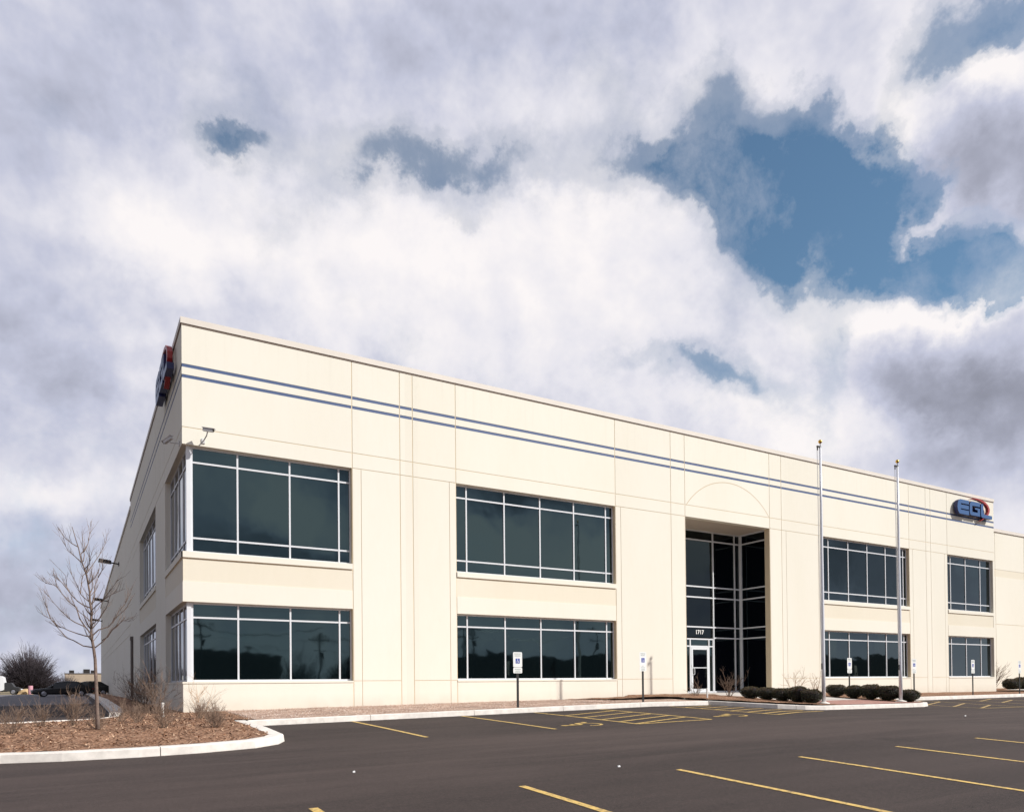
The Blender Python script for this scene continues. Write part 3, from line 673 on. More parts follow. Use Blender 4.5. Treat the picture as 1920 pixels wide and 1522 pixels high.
# windows: frame with all bars as one part, panes as its sub-part
wr_ = random.Random(5)
def window(u0, u1, z0, z1, vb, hb, mp, name='window', d=.165, fw=.052, side0=.045, side1=.045, gm='glass'):
    f = MB(); t = .09
    V = [(u0, u0+side0)]+[(x-fw/2, x+fw/2) for x in vb]+[(u1-side1, u1)]
    for a, b in V: f.box(a, d, z0+.0, b, d+t, z1, mp=lambda a_, b_, c_: mp(a_, c_, b_))
    H = [(z0, z0+.055)]+[(z-fw/2, z+fw/2) for z in hb]+[(z1-.055, z1)]
    for (a0, a1), (b0, b1) in zip(V, V[1:]):
        for h0, h1 in H: f.box(a1, d+.006, h0, b0, d+t-.004, h1, mp=lambda a_, b_, c_: mp(a_, c_, b_))
    o = f.build(name, M['alu'], bld, fix=True)
    g = MB()
    for (a0, a1), (b0, b1) in zip(V, V[1:]):
        for (h0, h1), (k0, k1) in zip(H, H[1:]):
            tx, tz = wr_.uniform(-.0045, .0045), wr_.uniform(-.004, .004); w = b0-a1; hh = k0-h1; dd = d+.032
            P = []
            for uu, vv in ((a1-.01, h1-.01), (b0+.01, h1-.01), (b0+.01, k0+.01), (a1-.01, k0+.01)):
                P.append(mp(uu, vv, dd+tx*(uu-(a1+b0)/2)+tz*(vv-(h1+k0)/2)))
            g.quad(*P)
    g.build('pane', M[gm], o, fix=False)
    return o
VB = [[1.58, 3.16, 4.75], [9.45, 11.03, 12.61, 14.19, 15.77], [29.78, 31.36, 32.94, 34.52, 36.10], [40.73, 42.3, 43.9]]
for (a, b), vb in zip(WX, VB):
    a0 = a if a else .245
    s0 = .055 if a else .06
    window(a0, b, Z_SILL+.006, Z_LH-.002, vb, [2.87], front, side0=s0)
    window(a0, b, 4.80, Z_UH-.002, vb, [5.24, 7.50], front, side0=s0)
ps = MB()
for z0, z1 in ((Z_SILL+.006, Z_LH-.001), (4.80, Z_UH-.001)): ps.box(.125, .125, z0, .245, .245, z1)
ps.build('corner_post', M['alu'], bld)
for z0, z1, hb in ((Z_SILL+.006, Z_LH, [2.87]), (4.803, Z_UH, [5.24, 7.50])):
    window(.245, 4.86, z0, z1, [1.35, 2.5, 3.65], hb, left, side0=.06)
    window(8.5, 17.05, z0, z1, [9.0, 10.6, 12.2, 13.8, 15.4, 16.6], hb, left)
# entrance recess
ENY = 1.85
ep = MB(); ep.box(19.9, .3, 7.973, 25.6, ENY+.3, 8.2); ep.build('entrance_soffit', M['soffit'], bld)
ep = MB(); ep.quad((19.985, .3, .1), (19.985, ENY+.2, .1), (19.985, ENY+.2, 7.975), (19.985, .3, 7.975)); ep.build('entrance_jamb', M['wall'], bld)
def ent(u, v, d): return (u, ENY+d, v)
HB = [.33, 2.90, 3.40, 4.80, 5.30, 7.50]
def bars(name, V, H, z0, z1, mp, gm='glass_dark', skip=None, t=.11):
    f = MB()
    for a, b in V: f.box(a, 0, z0, b, t, z1, mp=lambda a_, b_, c_: mp(a_, c_, b_))
    for i in range(len(V)-1):
        for h0, h1 in H:
            if skip and skip(i, (h0+h1)/2): continue
            f.box(V[i][1], .006, h0, V[i+1][0], t-.004, h1, mp=lambda a_, b_, c_: mp(a_, c_, b_))
    o = f.build(name, M['alu'], bld, fix=True); g = MB()
    for i in range(len(V)-1):
        for (h0, h1), (k0, k1) in zip(H, H[1:]):
            if skip and skip(i, (h1+k0)/2): continue
            g.quad(*[mp(a, z, .06+wr_.uniform(-.001, .001)) for a, z in ((V[i][1]-.01, h1-.01), (V[i+1][0]+.01, h1-.01), (V[i+1][0]+.01, k0+.01), (V[i][1]-.01, k0+.01))])
    g.build('pane', M[gm], o); return o
Hs = [(.30, .37)]+[(z-.03, z+.03) for z in HB[1:]]+[(7.90, 7.97)]
Vs = [(19.99, 20.06), (21.62, 21.70), (23.49, 23.545), (24.95, 25.0), (25.31, 25.42)]
bars('curtain_wall', Vs, Hs, .30, 7.972, ent, skip=lambda i, z: i == 1 and z < 2.93)
bars('side_glazing', [(.28, .33), (1.765, 1.845)], Hs, .302, 7.972, lambda u, v, d: (25.33+d, u, v))
# door with sidelights
dr = MB()
DX0, DX1, DH = 22.02, 23.16, 2.46
def bx(mb, a0, z0, a1, z1, y0=0.01, y1=.1, m=0): mb.box(a0, ENY+y0, z0, a1, ENY+y1, z1, m)
for a, b in ((21.70, 21.74), (DX0-.06, DX0), (DX1, DX1+.06), (23.44, 23.48)): bx(dr, a, .30, b, 2.862)
for a, b in ((21.74, DX0-.06), (DX1+.06, 23.44)):
    bx(dr, a, .30, b, .37, .016, .096); bx(dr, a, DH, b, DH+.06, .016, .096); bx(dr, a, 2.80, b, 2.862, .016, .096)
bx(dr, DX0, DH, DX1, DH+.06, .016, .096); bx(dr, DX0, 2.80, DX1, 2.862, .016, .096)
df = dr.build('door_frame', M['alu'], bld, fix=True)
g = MB()
for a, b, z0, z1 in ((21.73, DX0-.05, .36, DH+.01), (21.73, DX0-.05, DH+.05, 2.81), (DX1+.05, 23.45, .36, DH+.01), (DX1+.05, 23.45, DH+.05, 2.81), (DX0-.01, DX1+.01, DH+.05, 2.81)):
    g.quad((a, ENY+.055, z0), (b, ENY+.055, z0), (b, ENY+.055, z1), (a, ENY+.055, z1))
g.build('pane', M['glass'], df)
dd = MB(); y0, y1 = -.005, .045
bx(dd, DX0+.005, .315, DX0+.115, DH-.005, y0, y1); bx(dd, DX1-.115, .315, DX1-.005, DH-.005, y0, y1)
bx(dd, DX0+.115, .315, DX1-.115, .49, y0+.004, y1-.004); bx(dd, DX0+.115, DH-.13, DX1-.115, DH-.005, y0+.004, y1-.004)
door = dd.build('door', M['alu'], bld, fix=True)
g = MB(); g.quad((DX0+.1, ENY+.02, .47), (DX1-.1, ENY+.02, .47), (DX1-.1, ENY+.02, DH-.11), (DX0+.1, ENY+.02, DH-.11)); g.build('pane', M['glass_dark'], door)
h = MB(); h.tube([(DX0+.10, ENY-.006, 1.16), (DX0+.12, ENY-.07, 1.16), (DX0+.15, ENY-.07, 1.18), (DX0+.15, ENY-.07, 1.44), (DX0+.12, ENY-.07, 1.46), (DX0+.10, ENY-.006, 1.46)], .014, 8); h.build('handle', M['silver'], door)
h = MB(); h.box(DX0+.12, ENY+.0, 1.46, DX1-.13, ENY+.018, 1.50); h.box(DX0+.03, ENY-.02, 1.50, DX0+.09, ENY-.004, 1.62); h.build('push_bar', M['silver'], door)
def text(s, size, name, m, parent, mw, ext=.004, bold=0.0):
    c = bpy.data.curves.new(name, 'FONT'); c.body = s; c.size = size; c.extrude = ext; c.offset = bold; c.align_x = 'CENTER'; c.align_y = 'CENTER'; c.resolution_u = 3
    o = bpy.data.objects.new(name, c); COL.objects.link(o); bpy.context.view_layer.update()
    me = bpy.data.meshes.new_from_object(o.evaluated_get(bpy.context.evaluated_depsgraph_get())); me.name = name
    COL.objects.unlink(o); bpy.data.objects.remove(o)
    me.materials.clear(); me.materials.append(m); me.transform(mw)
    n = bpy.data.objects.new(name, me); COL.objects.link(n); n.parent = parent; return n
FACE = Matrix(((1, 0, 0, 0), (0, 0, 1, 0), (0, 1, 0, 0), (0, 0, 0, 1)))       # text x->X, y->Z
def facing(x, y, z): return Matrix.Translation((x, y, z)) @ Matrix.Rotation(R(90), 4, 'X')
text('1717', .27, 'street_number', M['sign_white'], bld, facing(22.62, ENY+.045, 3.15), bold=.006)
# side drain pipe on the shaded wall, low access stains stay in the wall
dp = MB(); dp.tube([(-.07, 22.1, .25), (-.07, 22.1, 3.45)], .07, 8); dp.box(-.16, 22.0, 3.4, .0, 22.2, 3.62); dp.box(-.1, 22.02, 1.1, 0, 22.18, 1.16)
dp.build('drain_pipe', M['door_steel'], bld)
# no stains here: the thin stripes on the front wall are flagpole shadows
# ================================================================== logo signs
def logo(loc, rz, label):
    root = empty('logo_sign', loc, rz, label, 'sign', 'logo signs near the tops of the walls')
    ox, oz = -42.5, -10.8
    def mp(a, b, d): return (a+ox, -d, b+oz)
    Ep = [(40.95, 10.33), (41.95, 10.33), (41.95, 10.575), (41.08, 10.575), (41.08, 10.64), (41.93, 10.64), (41.93, 10.87), (41.10, 10.87), (41.10, 10.945), (41.95, 10.945), (41.95, 11.17), (41.06, 11.17), (40.86, 11.08), (40.77, 10.9), (40.74, 10.7), (40.80, 10.48)]
    Gp = [(42.16, 10.37), (43.13, 10.37), (43.13, 10.84), (42.60, 10.84), (42.60, 10.73), (42.88, 10.73), (42.88, 10.57), (42.30, 10.57), (42.30, 10.93), (43.13, 10.93), (43.13, 11.18), (42.25, 11.18), (42.10, 11.10), (42.03, 10.95), (42.02, 10.55), (42.06, 10.43)]
    Lp = [(43.36, 10.34), (44.46, 10.34), (44.46, 10.54), (43.64, 10.54), (43.52, 10.64), (43.50, 11.15), (43.24, 11.15), (43.23, 10.5), (43.27, 10.4)]
    for nm, P in (('letter_e', Ep), ('letter_g', Gp), ('letter_l', Lp)):
        b = MB(); b.prism(P, .08, .29, mp, 0, 1)
        b.build(nm, [M['logo_face'], M['logo_side']], root)
    outer = [(42.15, 11.30), (42.45, 11.38), (42.9, 11.41), (43.35, 11.40), (43.8, 11.31), (44.12, 11.15), (44.28, 10.95), (44.26, 10.75), (44.10, 10.55), (43.75, 10.34), (43.25, 10.13)]
    inner = [(43.66, 10.40), (43.98, 10.62), (44.10, 10.80), (44.08, 10.98), (43.92, 11.13), (43.6, 11.25), (43.1, 11.33), (42.6, 11.35)]
    b = MB(); b.prism(outer+inner, .10, .255, mp); b.build('crescent', M['logo_red'], root)
    for xx in (41.2, 42.6, 43.4): b = MB(); b.box(xx+ox-.05, -.10, -.25, xx+ox+.05, .0, .2); b.build('mounting_bracket', M['bronze'], root)
    return root
logo((42.5, 0, 10.8), 0, 'blue and red lettered logo sign on the sunlit front wall at the far right')
logo((0, 3.15, 11.05), R(-90), 'blue and red lettered logo sign seen edge-on, high on the shaded side wall')

# ================================================================== security cameras
def seccam(loc, rz, label, pts, aim):
    root = empty('security_camera', loc, rz, label, 'camera', 'security cameras at the building corner')
    b = MB(); b.box(-.05, -.03, -.07, .05, 0, .07); b.tube(pts, .018, 8); b.build('bracket', M['cam_white'], root)
    b = MB(); e = Vector(pts[-1]); a = Vector(aim).normalized(); s = a.cross(Vector((0, 0, 1))).normalized(); u = s.cross(a)
    def bb(l0, l1, w, h0, h1): b.hexa([e+a*l+s*x+u*h for h in (h0, h1) for l, x in ((l0, -w), (l1, -w), (l1, w), (l0, w))])
    bb(-.14, .16, .045, .0, .09); bb(-.17, .22, .062, .092, .104)
    b.build('housing', M['cam_white'], root, fix=True)
    b = MB(); b.tube([e+a*.158+u*.045, e+a*.19+u*.045], .032, 12); b.build('lens', M['black'], root)
seccam((.58, 0, 8.12), 0, 'small white security camera over the sunlit side of the corner window', [(0, 0, 0), (0, -.28, -.02), (.04, -.42, .06), (.06, -.45, .17)], (.75, -.5, -.15))
seccam((0, .55, 8.12), R(-90), 'grey security camera on the shaded side wall beside the corner', [(0, 0, 0), (-.03, -.26, .0), (-.05, -.30, .04)], (-.55, -.5, -.35))

# ================================================================== wall lights on the side wall
def wall_light(y, z, lab):
    root = empty('wall_light', (0.04, y, z), 0, lab, 'wall light', 'dark floodlights along the shaded side wall')
    b = MB(); b.box(-.06, -.14, -.14, 0, .14, .14); b.tube([(-.06, 0, 0), (-.5, 0, .07)], .05, 8); b.build('arm', M['bronze'], root)
    b = MB(); b.hexa([(-1.35, -.24, .08), (-.5, -.24, -.02), (-.5, .24, -.02), (-1.35, .24, .08), (-1.32, -.22, .31), (-.52, -.22, .21), (-.52, .22, .21), (-1.32, .22, .31)]); b.build('lamp_head', M['bronze'], root)
    b = MB(); b.hexa([(-1.25, -.18, .045), (-.6, -.18, -.03), (-.6, .18, -.03), (-1.25, .18, .045), (-1.25, -.18, .067), (-.6, -.18, -.012), (-.6, .18, -.012), (-1.25, .18, .067)]); b.build('lens', mat('lamp_lens', (.3, .3, .32), .2), root)
wall_light(38.2, 9.95, 'dark box floodlight on the side wall, the largest and highest of three'); wall_light(59, 9.3, 'dark box floodlight on the side wall, in the middle of three'); wall_light(80, 9.0, 'smallest dark floodlight on the side wall, farthest down behind the tree')

# ================================================================== flagpoles
def flagpole(x, y, lab):
    z = zent(x, y)+.02; root = empty('flagpole', (x, y, z), 0, lab, 'flagpole', 'bare flagpoles on the entrance island'); H = 8.92
    b = MB(); b.lathe([(.0, 0), (.065, 0), (.065, 1.2), (.058, 4), (.045, 7), (.034, H), (0, H)], n=16); b.build('pole', M['silver'], root, smooth=True)
    b = MB(); b.lathe([(0, 0), (.20, 0), (.19, .03), (.12, .055), (.075, .08), (0, .08)], n=20); b.build('base_collar', M['kerb'], root, smooth=True)
    b = MB(); b.box(-.17, -.025, H-.02, .03, .025, H+.03); b.tube([(-.15, 0, H-.02), (-.15, 0, H-.13)], .022, 8); b.lathe([(.012, H), (.012, H+.14)], n=8); b.build('truck', M['bronze'], root)
    b = MB(); b.lathe([(.0, H+.12), (.04, H+.135), (.066, H+.18), (.066, H+.205), (.04, H+.25), (0, H+.265)], n=14); b.build('finial_ball', M['gold'], root, smooth=True)
    b = MB(); b.tube([(-.15, 0, H-.1), (-.12, 0, 4), (-.085, 0, 1.3)], .006, 4); b.tube([(-.165, .01, H-.1), (-.13, .01, 4), (-.085, .01, 1.3)], .006, 4); b.build('halyard', M['sign_white'], root)
    b = MB(); b.box(-.10, -.012, 1.2, -.06, .012, 1.4); b.build('cleat', M['bronze'], root)
flagpole(19.62, -7.0, 'tall silver flagpole in front of the left row of round hedges'); flagpole(24.16, -6.98, 'tall silver flagpole in the right row of hedges, right of the other')

# ================================================================== accessible parking signs
def rrect(w, h, r, n=4):
    P = []
    for cx_, cy_, a in ((w/2-r, h/2-r, 0), (-w/2+r, h/2-r, 90), (-w/2+r, -h/2+r, 180), (w/2-r, -h/2+r, 270)):
        for i in range(n+1): t = R(a+90*i/n); P.append((cx_+r*math.cos(t), cy_+r*math.sin(t)))
    return P
def make_sign():
    root = empty('parking_sign', (0, 0, 0), 0, 'x', 'sign', 'accessible parking signs along the kerb')
    b = MB(); b.box(-.026, .0, -.1, .026, .028, 1.30); b.box(-.04, .0, -.1, -.026, .006, 1.30); b.box(.026, 0, -.1, .04, .006, 1.30); b.build('post', M['black'], root)
    pl = MB(); pl.prism(rrect(.31, .46, .035), .006, .010, lambda a, c, d: (a, -d, c+1.46)); plate = pl.build('sign_plate', M['sign_white'], root)
    p2 = MB(); p2.prism(rrect(.305, .17, .03), .006, .010, lambda a, c, d: (a, -d, c+1.135)); lower = p2.build('fine_plate', M['sign_white'], root)
    bq = MB(); bq.prism(rrect(.145, .15, .01), .010, .0125, lambda a, c, d: (a, -d, c+1.42)); bq.build('blue_panel', M['sign_blue'], plate)
    w = MB()
    def s2(x0, z0, x1, z1, t=.011):
        a = Vector((x0, z0)); c = Vector((x1, z1)); n = (c-a).normalized(); n = Vector((-n.y, n.x))*t/2
        w.poly([(p.x, -.0145, 1.42+p.y) for p in (a-n, c-n, c+n, a+n)])
    rg = [(.034*math.cos(R(t))-.006, .034*math.sin(R(t))-.02) for t in range(150, 370, 20)]
    for p, q in zip(rg, rg[1:]): s2(*p, *q, .010)
    s2(-.008, .04, -.006, -.008, .014); s2(-.006, -.008, .026, -.010); s2(.026, -.008, .04, -.05); s2(-.006, .018, .018, .016, .009)
    w.poly([(.011*math.cos(t)-.008, -.0145, 1.42+.055+.011*math.sin(t)) for t in [i*math.pi/4 for i in range(8)]])
    w.build('wheelchair_emblem', M['sign_white'], plate)
    text('RESERVED', .05, 'lettering', M['sign_grey'], plate, facing(0, -.0115, 1.635), .001); text('PARKING', .05, 'lettering', M['sign_grey'], plate, facing(0, -.0115, 1.575), .001)
    t = MB()
    for zz, ww in ((1.17, .2), (1.125, .16), (1.09, .2)): t.box(-ww/2, -.0125, zz-.007, ww/2, -.0102, zz+.007)
    t.build('fine_lettering', M['sign_grey'], lower)
    return root
proto = make_sign()
SG = [(8.81, 'accessible parking sign on a black post, in front of the wide middle window'), (13.73, 'accessible parking sign against the blank cream wall left of the entrance'), (25.58, 'accessible parking sign behind the hedges, in front of the glass right of the first flagpole'),
      (29.36, 'accessible parking sign against the blank wall just right of the hedges'), (34.16, 'accessible parking sign in front of the rightmost small window'), (38.52, 'accessible parking sign cut off by the right edge of the photo')]
allsg = [proto]+[copy_tree(proto) for _ in SG[1:]]
for k, (o, (x, lab)) in enumerate(zip(allsg, SG)):
    yy = -3.85 if 25 < x < 26 else -4.40; o.location = (x, yy, zf(x, -4.6)+.14); o['label'] = lab; o.rotation_euler.z = R((-2, 3, 1, -2, 2, 0)[k])

# ================================================================== vegetation
def leafball(name, w, d, h, seed, n=5600):
    r = random.Random(seed); mb = MB(); E_ = 2.7
    def surf(v):
        k = (abs(v.x)**E_+abs(v.y)**E_+abs(v.z)**E_)**(-1/E_); q = v*k
        nz_ = 1+.16*noise.noise(v*1.6+Vector((seed*3.1, 0, 0)))+.08*noise.noise(v*4+Vector((0, seed, 0)))
        q = q*nz_
        t = 1-.42*max(0, -q.z)**1.3
        return Vector((q.x*w/2*t, q.y*d/2*t, h*.53+q.z*h*.47))
    for k in range(n):
        v = Vector((r.gauss(0, 1), r.gauss(0, 1), r.gauss(.1, 1))).normalized(); ctr = Vector((0, 0, h*.53))
        c = ctr+(surf(v)-ctr)*r.uniform(.86, 1.05)
        a = Vector((r.gauss(0, 1), r.gauss(0, 1), r.gauss(0, 1))).normalized(); t = (a+v*.8).normalized(); s_ = t.cross(Vector((r.gauss(0, 1), r.gauss(0, 1), r.gauss(0, 1)))).normalized()
        l, ww = r.uniform(.02, .045), r.uniform(.008, .015)
        m = 1 if (v.z > .45 and r.random() < .55) or r.random() < .06 else 0  # upward leaves get the painted sunlit colour, plus a few scattered ones
        mb.quad(c-s_*ww, c+t*l*.5-s_*ww*1.3, c+t*l, c+t*l*.5+s_*ww*1.3, m)
    nn, mm = 16, 10; base = len(mb.v)       # dark woody core
    for j in range(mm+1):
        for i in range(nn):
            th = 2*math.pi*i/nn; ph = -math.pi/2+math.pi*j/mm; v = Vector((math.cos(ph)*math.cos(th), math.cos(ph)*math.sin(th), math.sin(ph)+1e-4)).normalized()
            q = Vector((0, 0, h*.53)); q = q+(surf(v)-q)*.84; mb.v.append(tuple(q))
    for j in range(mm):
        for i in range(nn): mb.f.append((base+j*nn+i, base+j*nn+(i+1) % nn, base+(j+1)*nn+(i+1) % nn, base+(j+1)*nn+i)); mb.m.append(2)
    mb.tube([(0, 0, -.05), (0, 0, h*.3)], [.05, .04], 6, m=2)
    return mb.build(name, [M['box_leaf'], M['box_lit_top'], M['dark_twig']])
hp = [leafball('hedge_shrub', .94, .88, .60, s) for s in (1, 2, 3)]
HG = [(19.40, -3.98, 0.79, 'leftmost clipped hedge shrub of the left row, beside the bare shrub by the glass'), (19.40, -4.75, 0.83, 'clipped hedge shrub, second from the left in the left row'), (19.40, -5.46, 0.83, 'clipped hedge shrub in the middle of the left row'),
      (19.38, -6.15, 0.90, 'clipped hedge shrub of the left row, next to last before the flagpole'), (19.28, -6.78, 0.81, 'clipped hedge shrub touching the foot of the left flagpole'),
      (24.40, -4.05, .86, 'clipped hedge shrub just right of the left flagpole, start of the right row'), (24.40, -4.88, .80, 'clipped hedge shrub below the first sign right of the left flagpole'), (24.40, -5.62, .92, 'clipped hedge shrub in the middle of the right row'),
      (24.45, -6.30, .98, 'large clipped hedge shrub left of the right flagpole'), (24.62, -7.0, .85, 'clipped hedge shrub right of the right flagpole at the end of its row'),
      (47.7, .3, 1.25, 'low clipped hedge shrub by the set-back wing near the right edge'), (49.3, .4, 1.25, 'clipped hedge shrub at the very right edge beside the last sign')]
for k, (x, y, s, lab) in enumerate(HG):
    o = hp[k] if k < 3 else hp[k % 3].copy()
    if k >= 3: COL.objects.link(o)
    o.location = (x, y, (zent(x, y) if x < 40 else zf(x, -4.5)+.2)); o.scale = (s*.9, s*rnd.uniform(.92, 1.05), s*rnd.uniform(.90, 1.08)); o.rotation_euler.z = rnd.choice((0, math.pi))+rnd.uniform(-.3, .3)
    tag(o, lab, 'hedge shrub', 'clipped hedge shrubs by the entrance')

def twigs(name, h, spread, stems, seed, m, loc, label, cat='shrub', group='bare twiggy shrubs', base=.05, curl=.35, rad=.006, depth=3, upright=.55):
    r = random.Random(seed); mb = MB()
    def grow(p, d, L, rd, lev):
        pts = [p]; n = 4; dd = d.copy(); rr = [rd]; q = p.copy()
        for i in range(n):
            dd = (dd+Vector((r.gauss(0, curl*.45), r.gauss(0, curl*.45), r.gauss(.03, curl*.3)))).normalized(); q = q+dd*L/n; pts.append(q.copy()); rr.append(rd*(1-.65*(i+1)/n))
        mb.tube(pts, rr, 3, cap=False)
        if lev < depth:
            for k in range(r.randint(2, 4)):
                t = r.uniform(.25, .95); i = min(n-1, int(t*n)); b = pts[i].lerp(pts[i+1], t*n-i)
                nd = (dd+Vector((r.gauss(0, .55), r.gauss(0, .55), r.gauss(.15, .35)))).normalized()
                grow(b, nd, L*r.uniform(.32, .6), max(.0022, rd*.62), lev+1)
    for s in range(stems):
        a = r.uniform(0, 2*math.pi); tilt = r.uniform(.05, 1)*spread
        d = Vector((math.cos(a)*tilt, math.sin(a)*tilt, upright+r.random()*.4)).normalized()
        grow(Vector((math.cos(a)*base*r.random(), math.sin(a)*base*r.random(), -.03)), d, h*r.uniform(.55, .95), rad*r.uniform(.7, 1.15), 1)
    o = mb.build(name, M[m], loc=loc); tag(o, label, cat, group); return o
def zi(x, y): return zisl(x, y)-.01
SH = [(-3.77, -6.45, .62, .75, 22, 'bare twiggy shrub at the left edge of the mulch island'), (-3.35, -4.2, .60, .7, 20, 'bare shrub on the left of the island, behind the leftmost one'), (-2.75, -4.9, .78, .55, 26, 'tallest bare upright shrub just left of the young tree'),
      (-2.30, -6.25, .42, .8, 18, 'low bare shrub around the foot of the young tree'), (-1.45, -4.2, .55, .7, 22, 'bare shrub right of the tree, left of the white pipe'), (-1.12, -6.5, .66, .7, 26, 'dense bare shrub in the front centre of the mulch island'),
      (.02, -3.2, .62, .6, 22, 'bare shrub in front of the sunlit building corner, left of its pair'), (.10, -4.7, .50, .8, 20, 'bare bushy shrub between the building corner and the kerb'), (-.12, -6.55, .50, .85, 26, 'front right bare shrub nearest the tip of the island kerb'),
      (-1.75, -3.1, .62, .5, 18, 'bare shrub behind the others, over the end of the side kerb')]
for k, (x, y, h, sp, st_, lab) in enumerate(SH):
    twigs('bare_shrub', h, sp, int(st_*1.6), 30+k, 'twig', (x, y, zi(x, y)), lab, rad=.0052)
twigs('bare_shrub', 1.15, .45, 9, 61, 'twig_pale', (.12, -2.9, zi(.1, -2.9)), 'tall sparse pale shrub against the sunlit wall at the corner', rad=.007, depth=3)
for k, (x, y, lab) in enumerate([(-.62, .6, 'tall bare shrub by the shaded side wall, nearest the corner'), (-.72, 2.3, 'tall bare shrub under the side wall corner window'), (-.70, 4.6, 'bare shrub along the side wall between its two window columns'), (-.70, 7.2, 'bare shrub along the side wall, in front of the second window column'), (-.70, 10.5, 'bare shrub farthest along the side wall bed')]):
    twigs('side_shrub', 1.35, .65, 22, 80+k, 'twig', (x, y, zi(x, y)), lab, group='bare shrubs along the side wall', rad=.008)
for k, (x, y, h, n_, mm_, lab) in enumerate([(17.9, -2.6, .75, 10, 'twig', 'small bare shrub in front of the glass door'), (19.4, -2.9, 1.1, 13, 'twig', 'bare reddish shrub in front of the dark entrance glass'), (24.1, -2.3, 1.15, 8, 'twig_pale', 'pale vase-shaped bare shrub against the wall right of the entrance'),
      (25.4, -2.3, .95, 7, 'twig_pale', 'pale sparse bare shrub just left of the left flagpole'), (46.5, .9, 1.7, 34, 'twig', 'bare bushy shrub at the foot of the set-back wing')]):
    twigs('entrance_shrub', h, .6, n_, 100+k, mm_, (x, y, zent(x, y) if x < 40 else zf(x, -4)+.2), lab, group='bare shrubs near the entrance', rad=.011 if x < 40 else .018, curl=.3)

# young tree, traced limb by limb, each limb leaving the trunk in its own direction
TR = [[(-1.83, 0.36), (-2.34, 1.42), (-2.37, 1.68), (-2.41, 1.92), (-2.41, 2.22), (-2.41, 2.52), (-2.44, 2.7), (-2.44, 2.9), (-2.49, 3.22), (-2.53, 3.39), (-2.59, 3.55), (-2.65, 3.86), (-2.7, 4.04), (-2.77, 4.31)], [(-2.39, 1.69), (-2.57, 1.72), (-2.76, 1.84), (-2.87, 1.88), (-3.04, 2.1), (-3.17, 2.29), (-3.29, 2.35), (-3.43, 2.55)], [(-2.41, 1.92), (-2.53, 1.94), (-2.69, 1.99), (-2.84, 2.05), (-2.94, 2.1), (-3.04, 2.12), (-3.09, 2.18)], [(-2.41, 1.98), (-2.53, 2.14), (-2.72, 2.23), (-2.82, 2.3), (-2.94, 2.43), (-3.11, 2.63), (-3.27, 2.87)], [(-2.53, 2.14), (-2.63, 2.31), (-2.7, 2.57), (-2.8, 2.64), (-2.92, 2.79), (-3.06, 2.98), (-3.09, 3.18), (-3.12, 3.27)], [(-2.44, 2.56), (-2.56, 2.61), (-2.67, 2.69), (-2.8, 2.84), (-2.87, 2.99), (-2.89, 3.23), (-3.01, 3.38)], [(-2.44, 2.68), (-2.56, 2.79), (-2.62, 2.86), (-2.67, 3.03), (-2.77, 3.24), (-2.87, 3.47)], [(-2.62, 2.86), (-2.6, 3.05), (-2.58, 3.25), (-2.53, 3.29)], [(-2.6, 3.55), (-2.67, 3.62), (-2.77, 3.72), (-2.85, 3.79), (-2.94, 3.98)], [(-2.66, 3.88), (-2.77, 3.94), (-2.89, 4.04), (-2.99, 4.19)], [(-2.56, 3.57), (-2.54, 3.71), (-2.56, 3.85), (-2.59, 4.23)], [(-2.54, 3.79), (-2.47, 3.96), (-2.44, 4.16), (-2.41, 4.39)], [(-2.53, 3.41), (-2.44, 3.52), (-2.44, 3.78)], [(-2.49, 3.32), (-2.42, 3.44), (-2.27, 3.7), (-2.16, 3.93), (-2.11, 4.09)], [(-2.42, 2.62), (-2.36, 2.76), (-2.34, 3.03), (-2.28, 3.23), (-2.28, 3.41)], [(-2.43, 2.88), (-2.39, 2.98), (-2.4, 3.42)], [(-2.28, 3.23), (-2.2, 3.4), (-2.19, 3.54)], [(-2.4, 2.18), (-2.25, 2.34), (-2.13, 2.55), (-2.04, 2.84)], [(-2.22, 2.69), (-2.11, 2.86), (-2.0, 3.03), (-1.88, 3.22)], [(-2.39, 1.95), (-2.27, 2.08), (-2.08, 2.15), (-1.97, 2.29), (-1.88, 2.5), (-1.75, 2.67), (-1.66, 2.88), (-1.59, 3.11)], [(-2.08, 2.15), (-1.91, 2.38), (-1.73, 2.57), (-1.55, 2.93)], [(-2.2, 1.85), (-2.09, 1.93), (-1.99, 2.11), (-1.79, 2.3), (-1.66, 2.28)], [(-2.37, 1.66), (-2.17, 1.84), (-2.02, 2.07), (-1.9, 2.17), (-1.73, 2.41)], [(-2.39, 2.52), (-2.22, 2.71), (-2.07, 2.84), (-1.75, 3.02)], [(-3.17, 2.29), (-3.24, 2.52), (-3.32, 2.75)], [(-3.04, 2.98), (-3.11, 3.02), (-3.27, 3.05)], [(-2.82, 2.88), (-2.97, 3.09), (-3.09, 3.18)], [(-2.43, 2.26), (-2.5, 2.34), (-2.67, 2.49), (-2.74, 2.6)]]
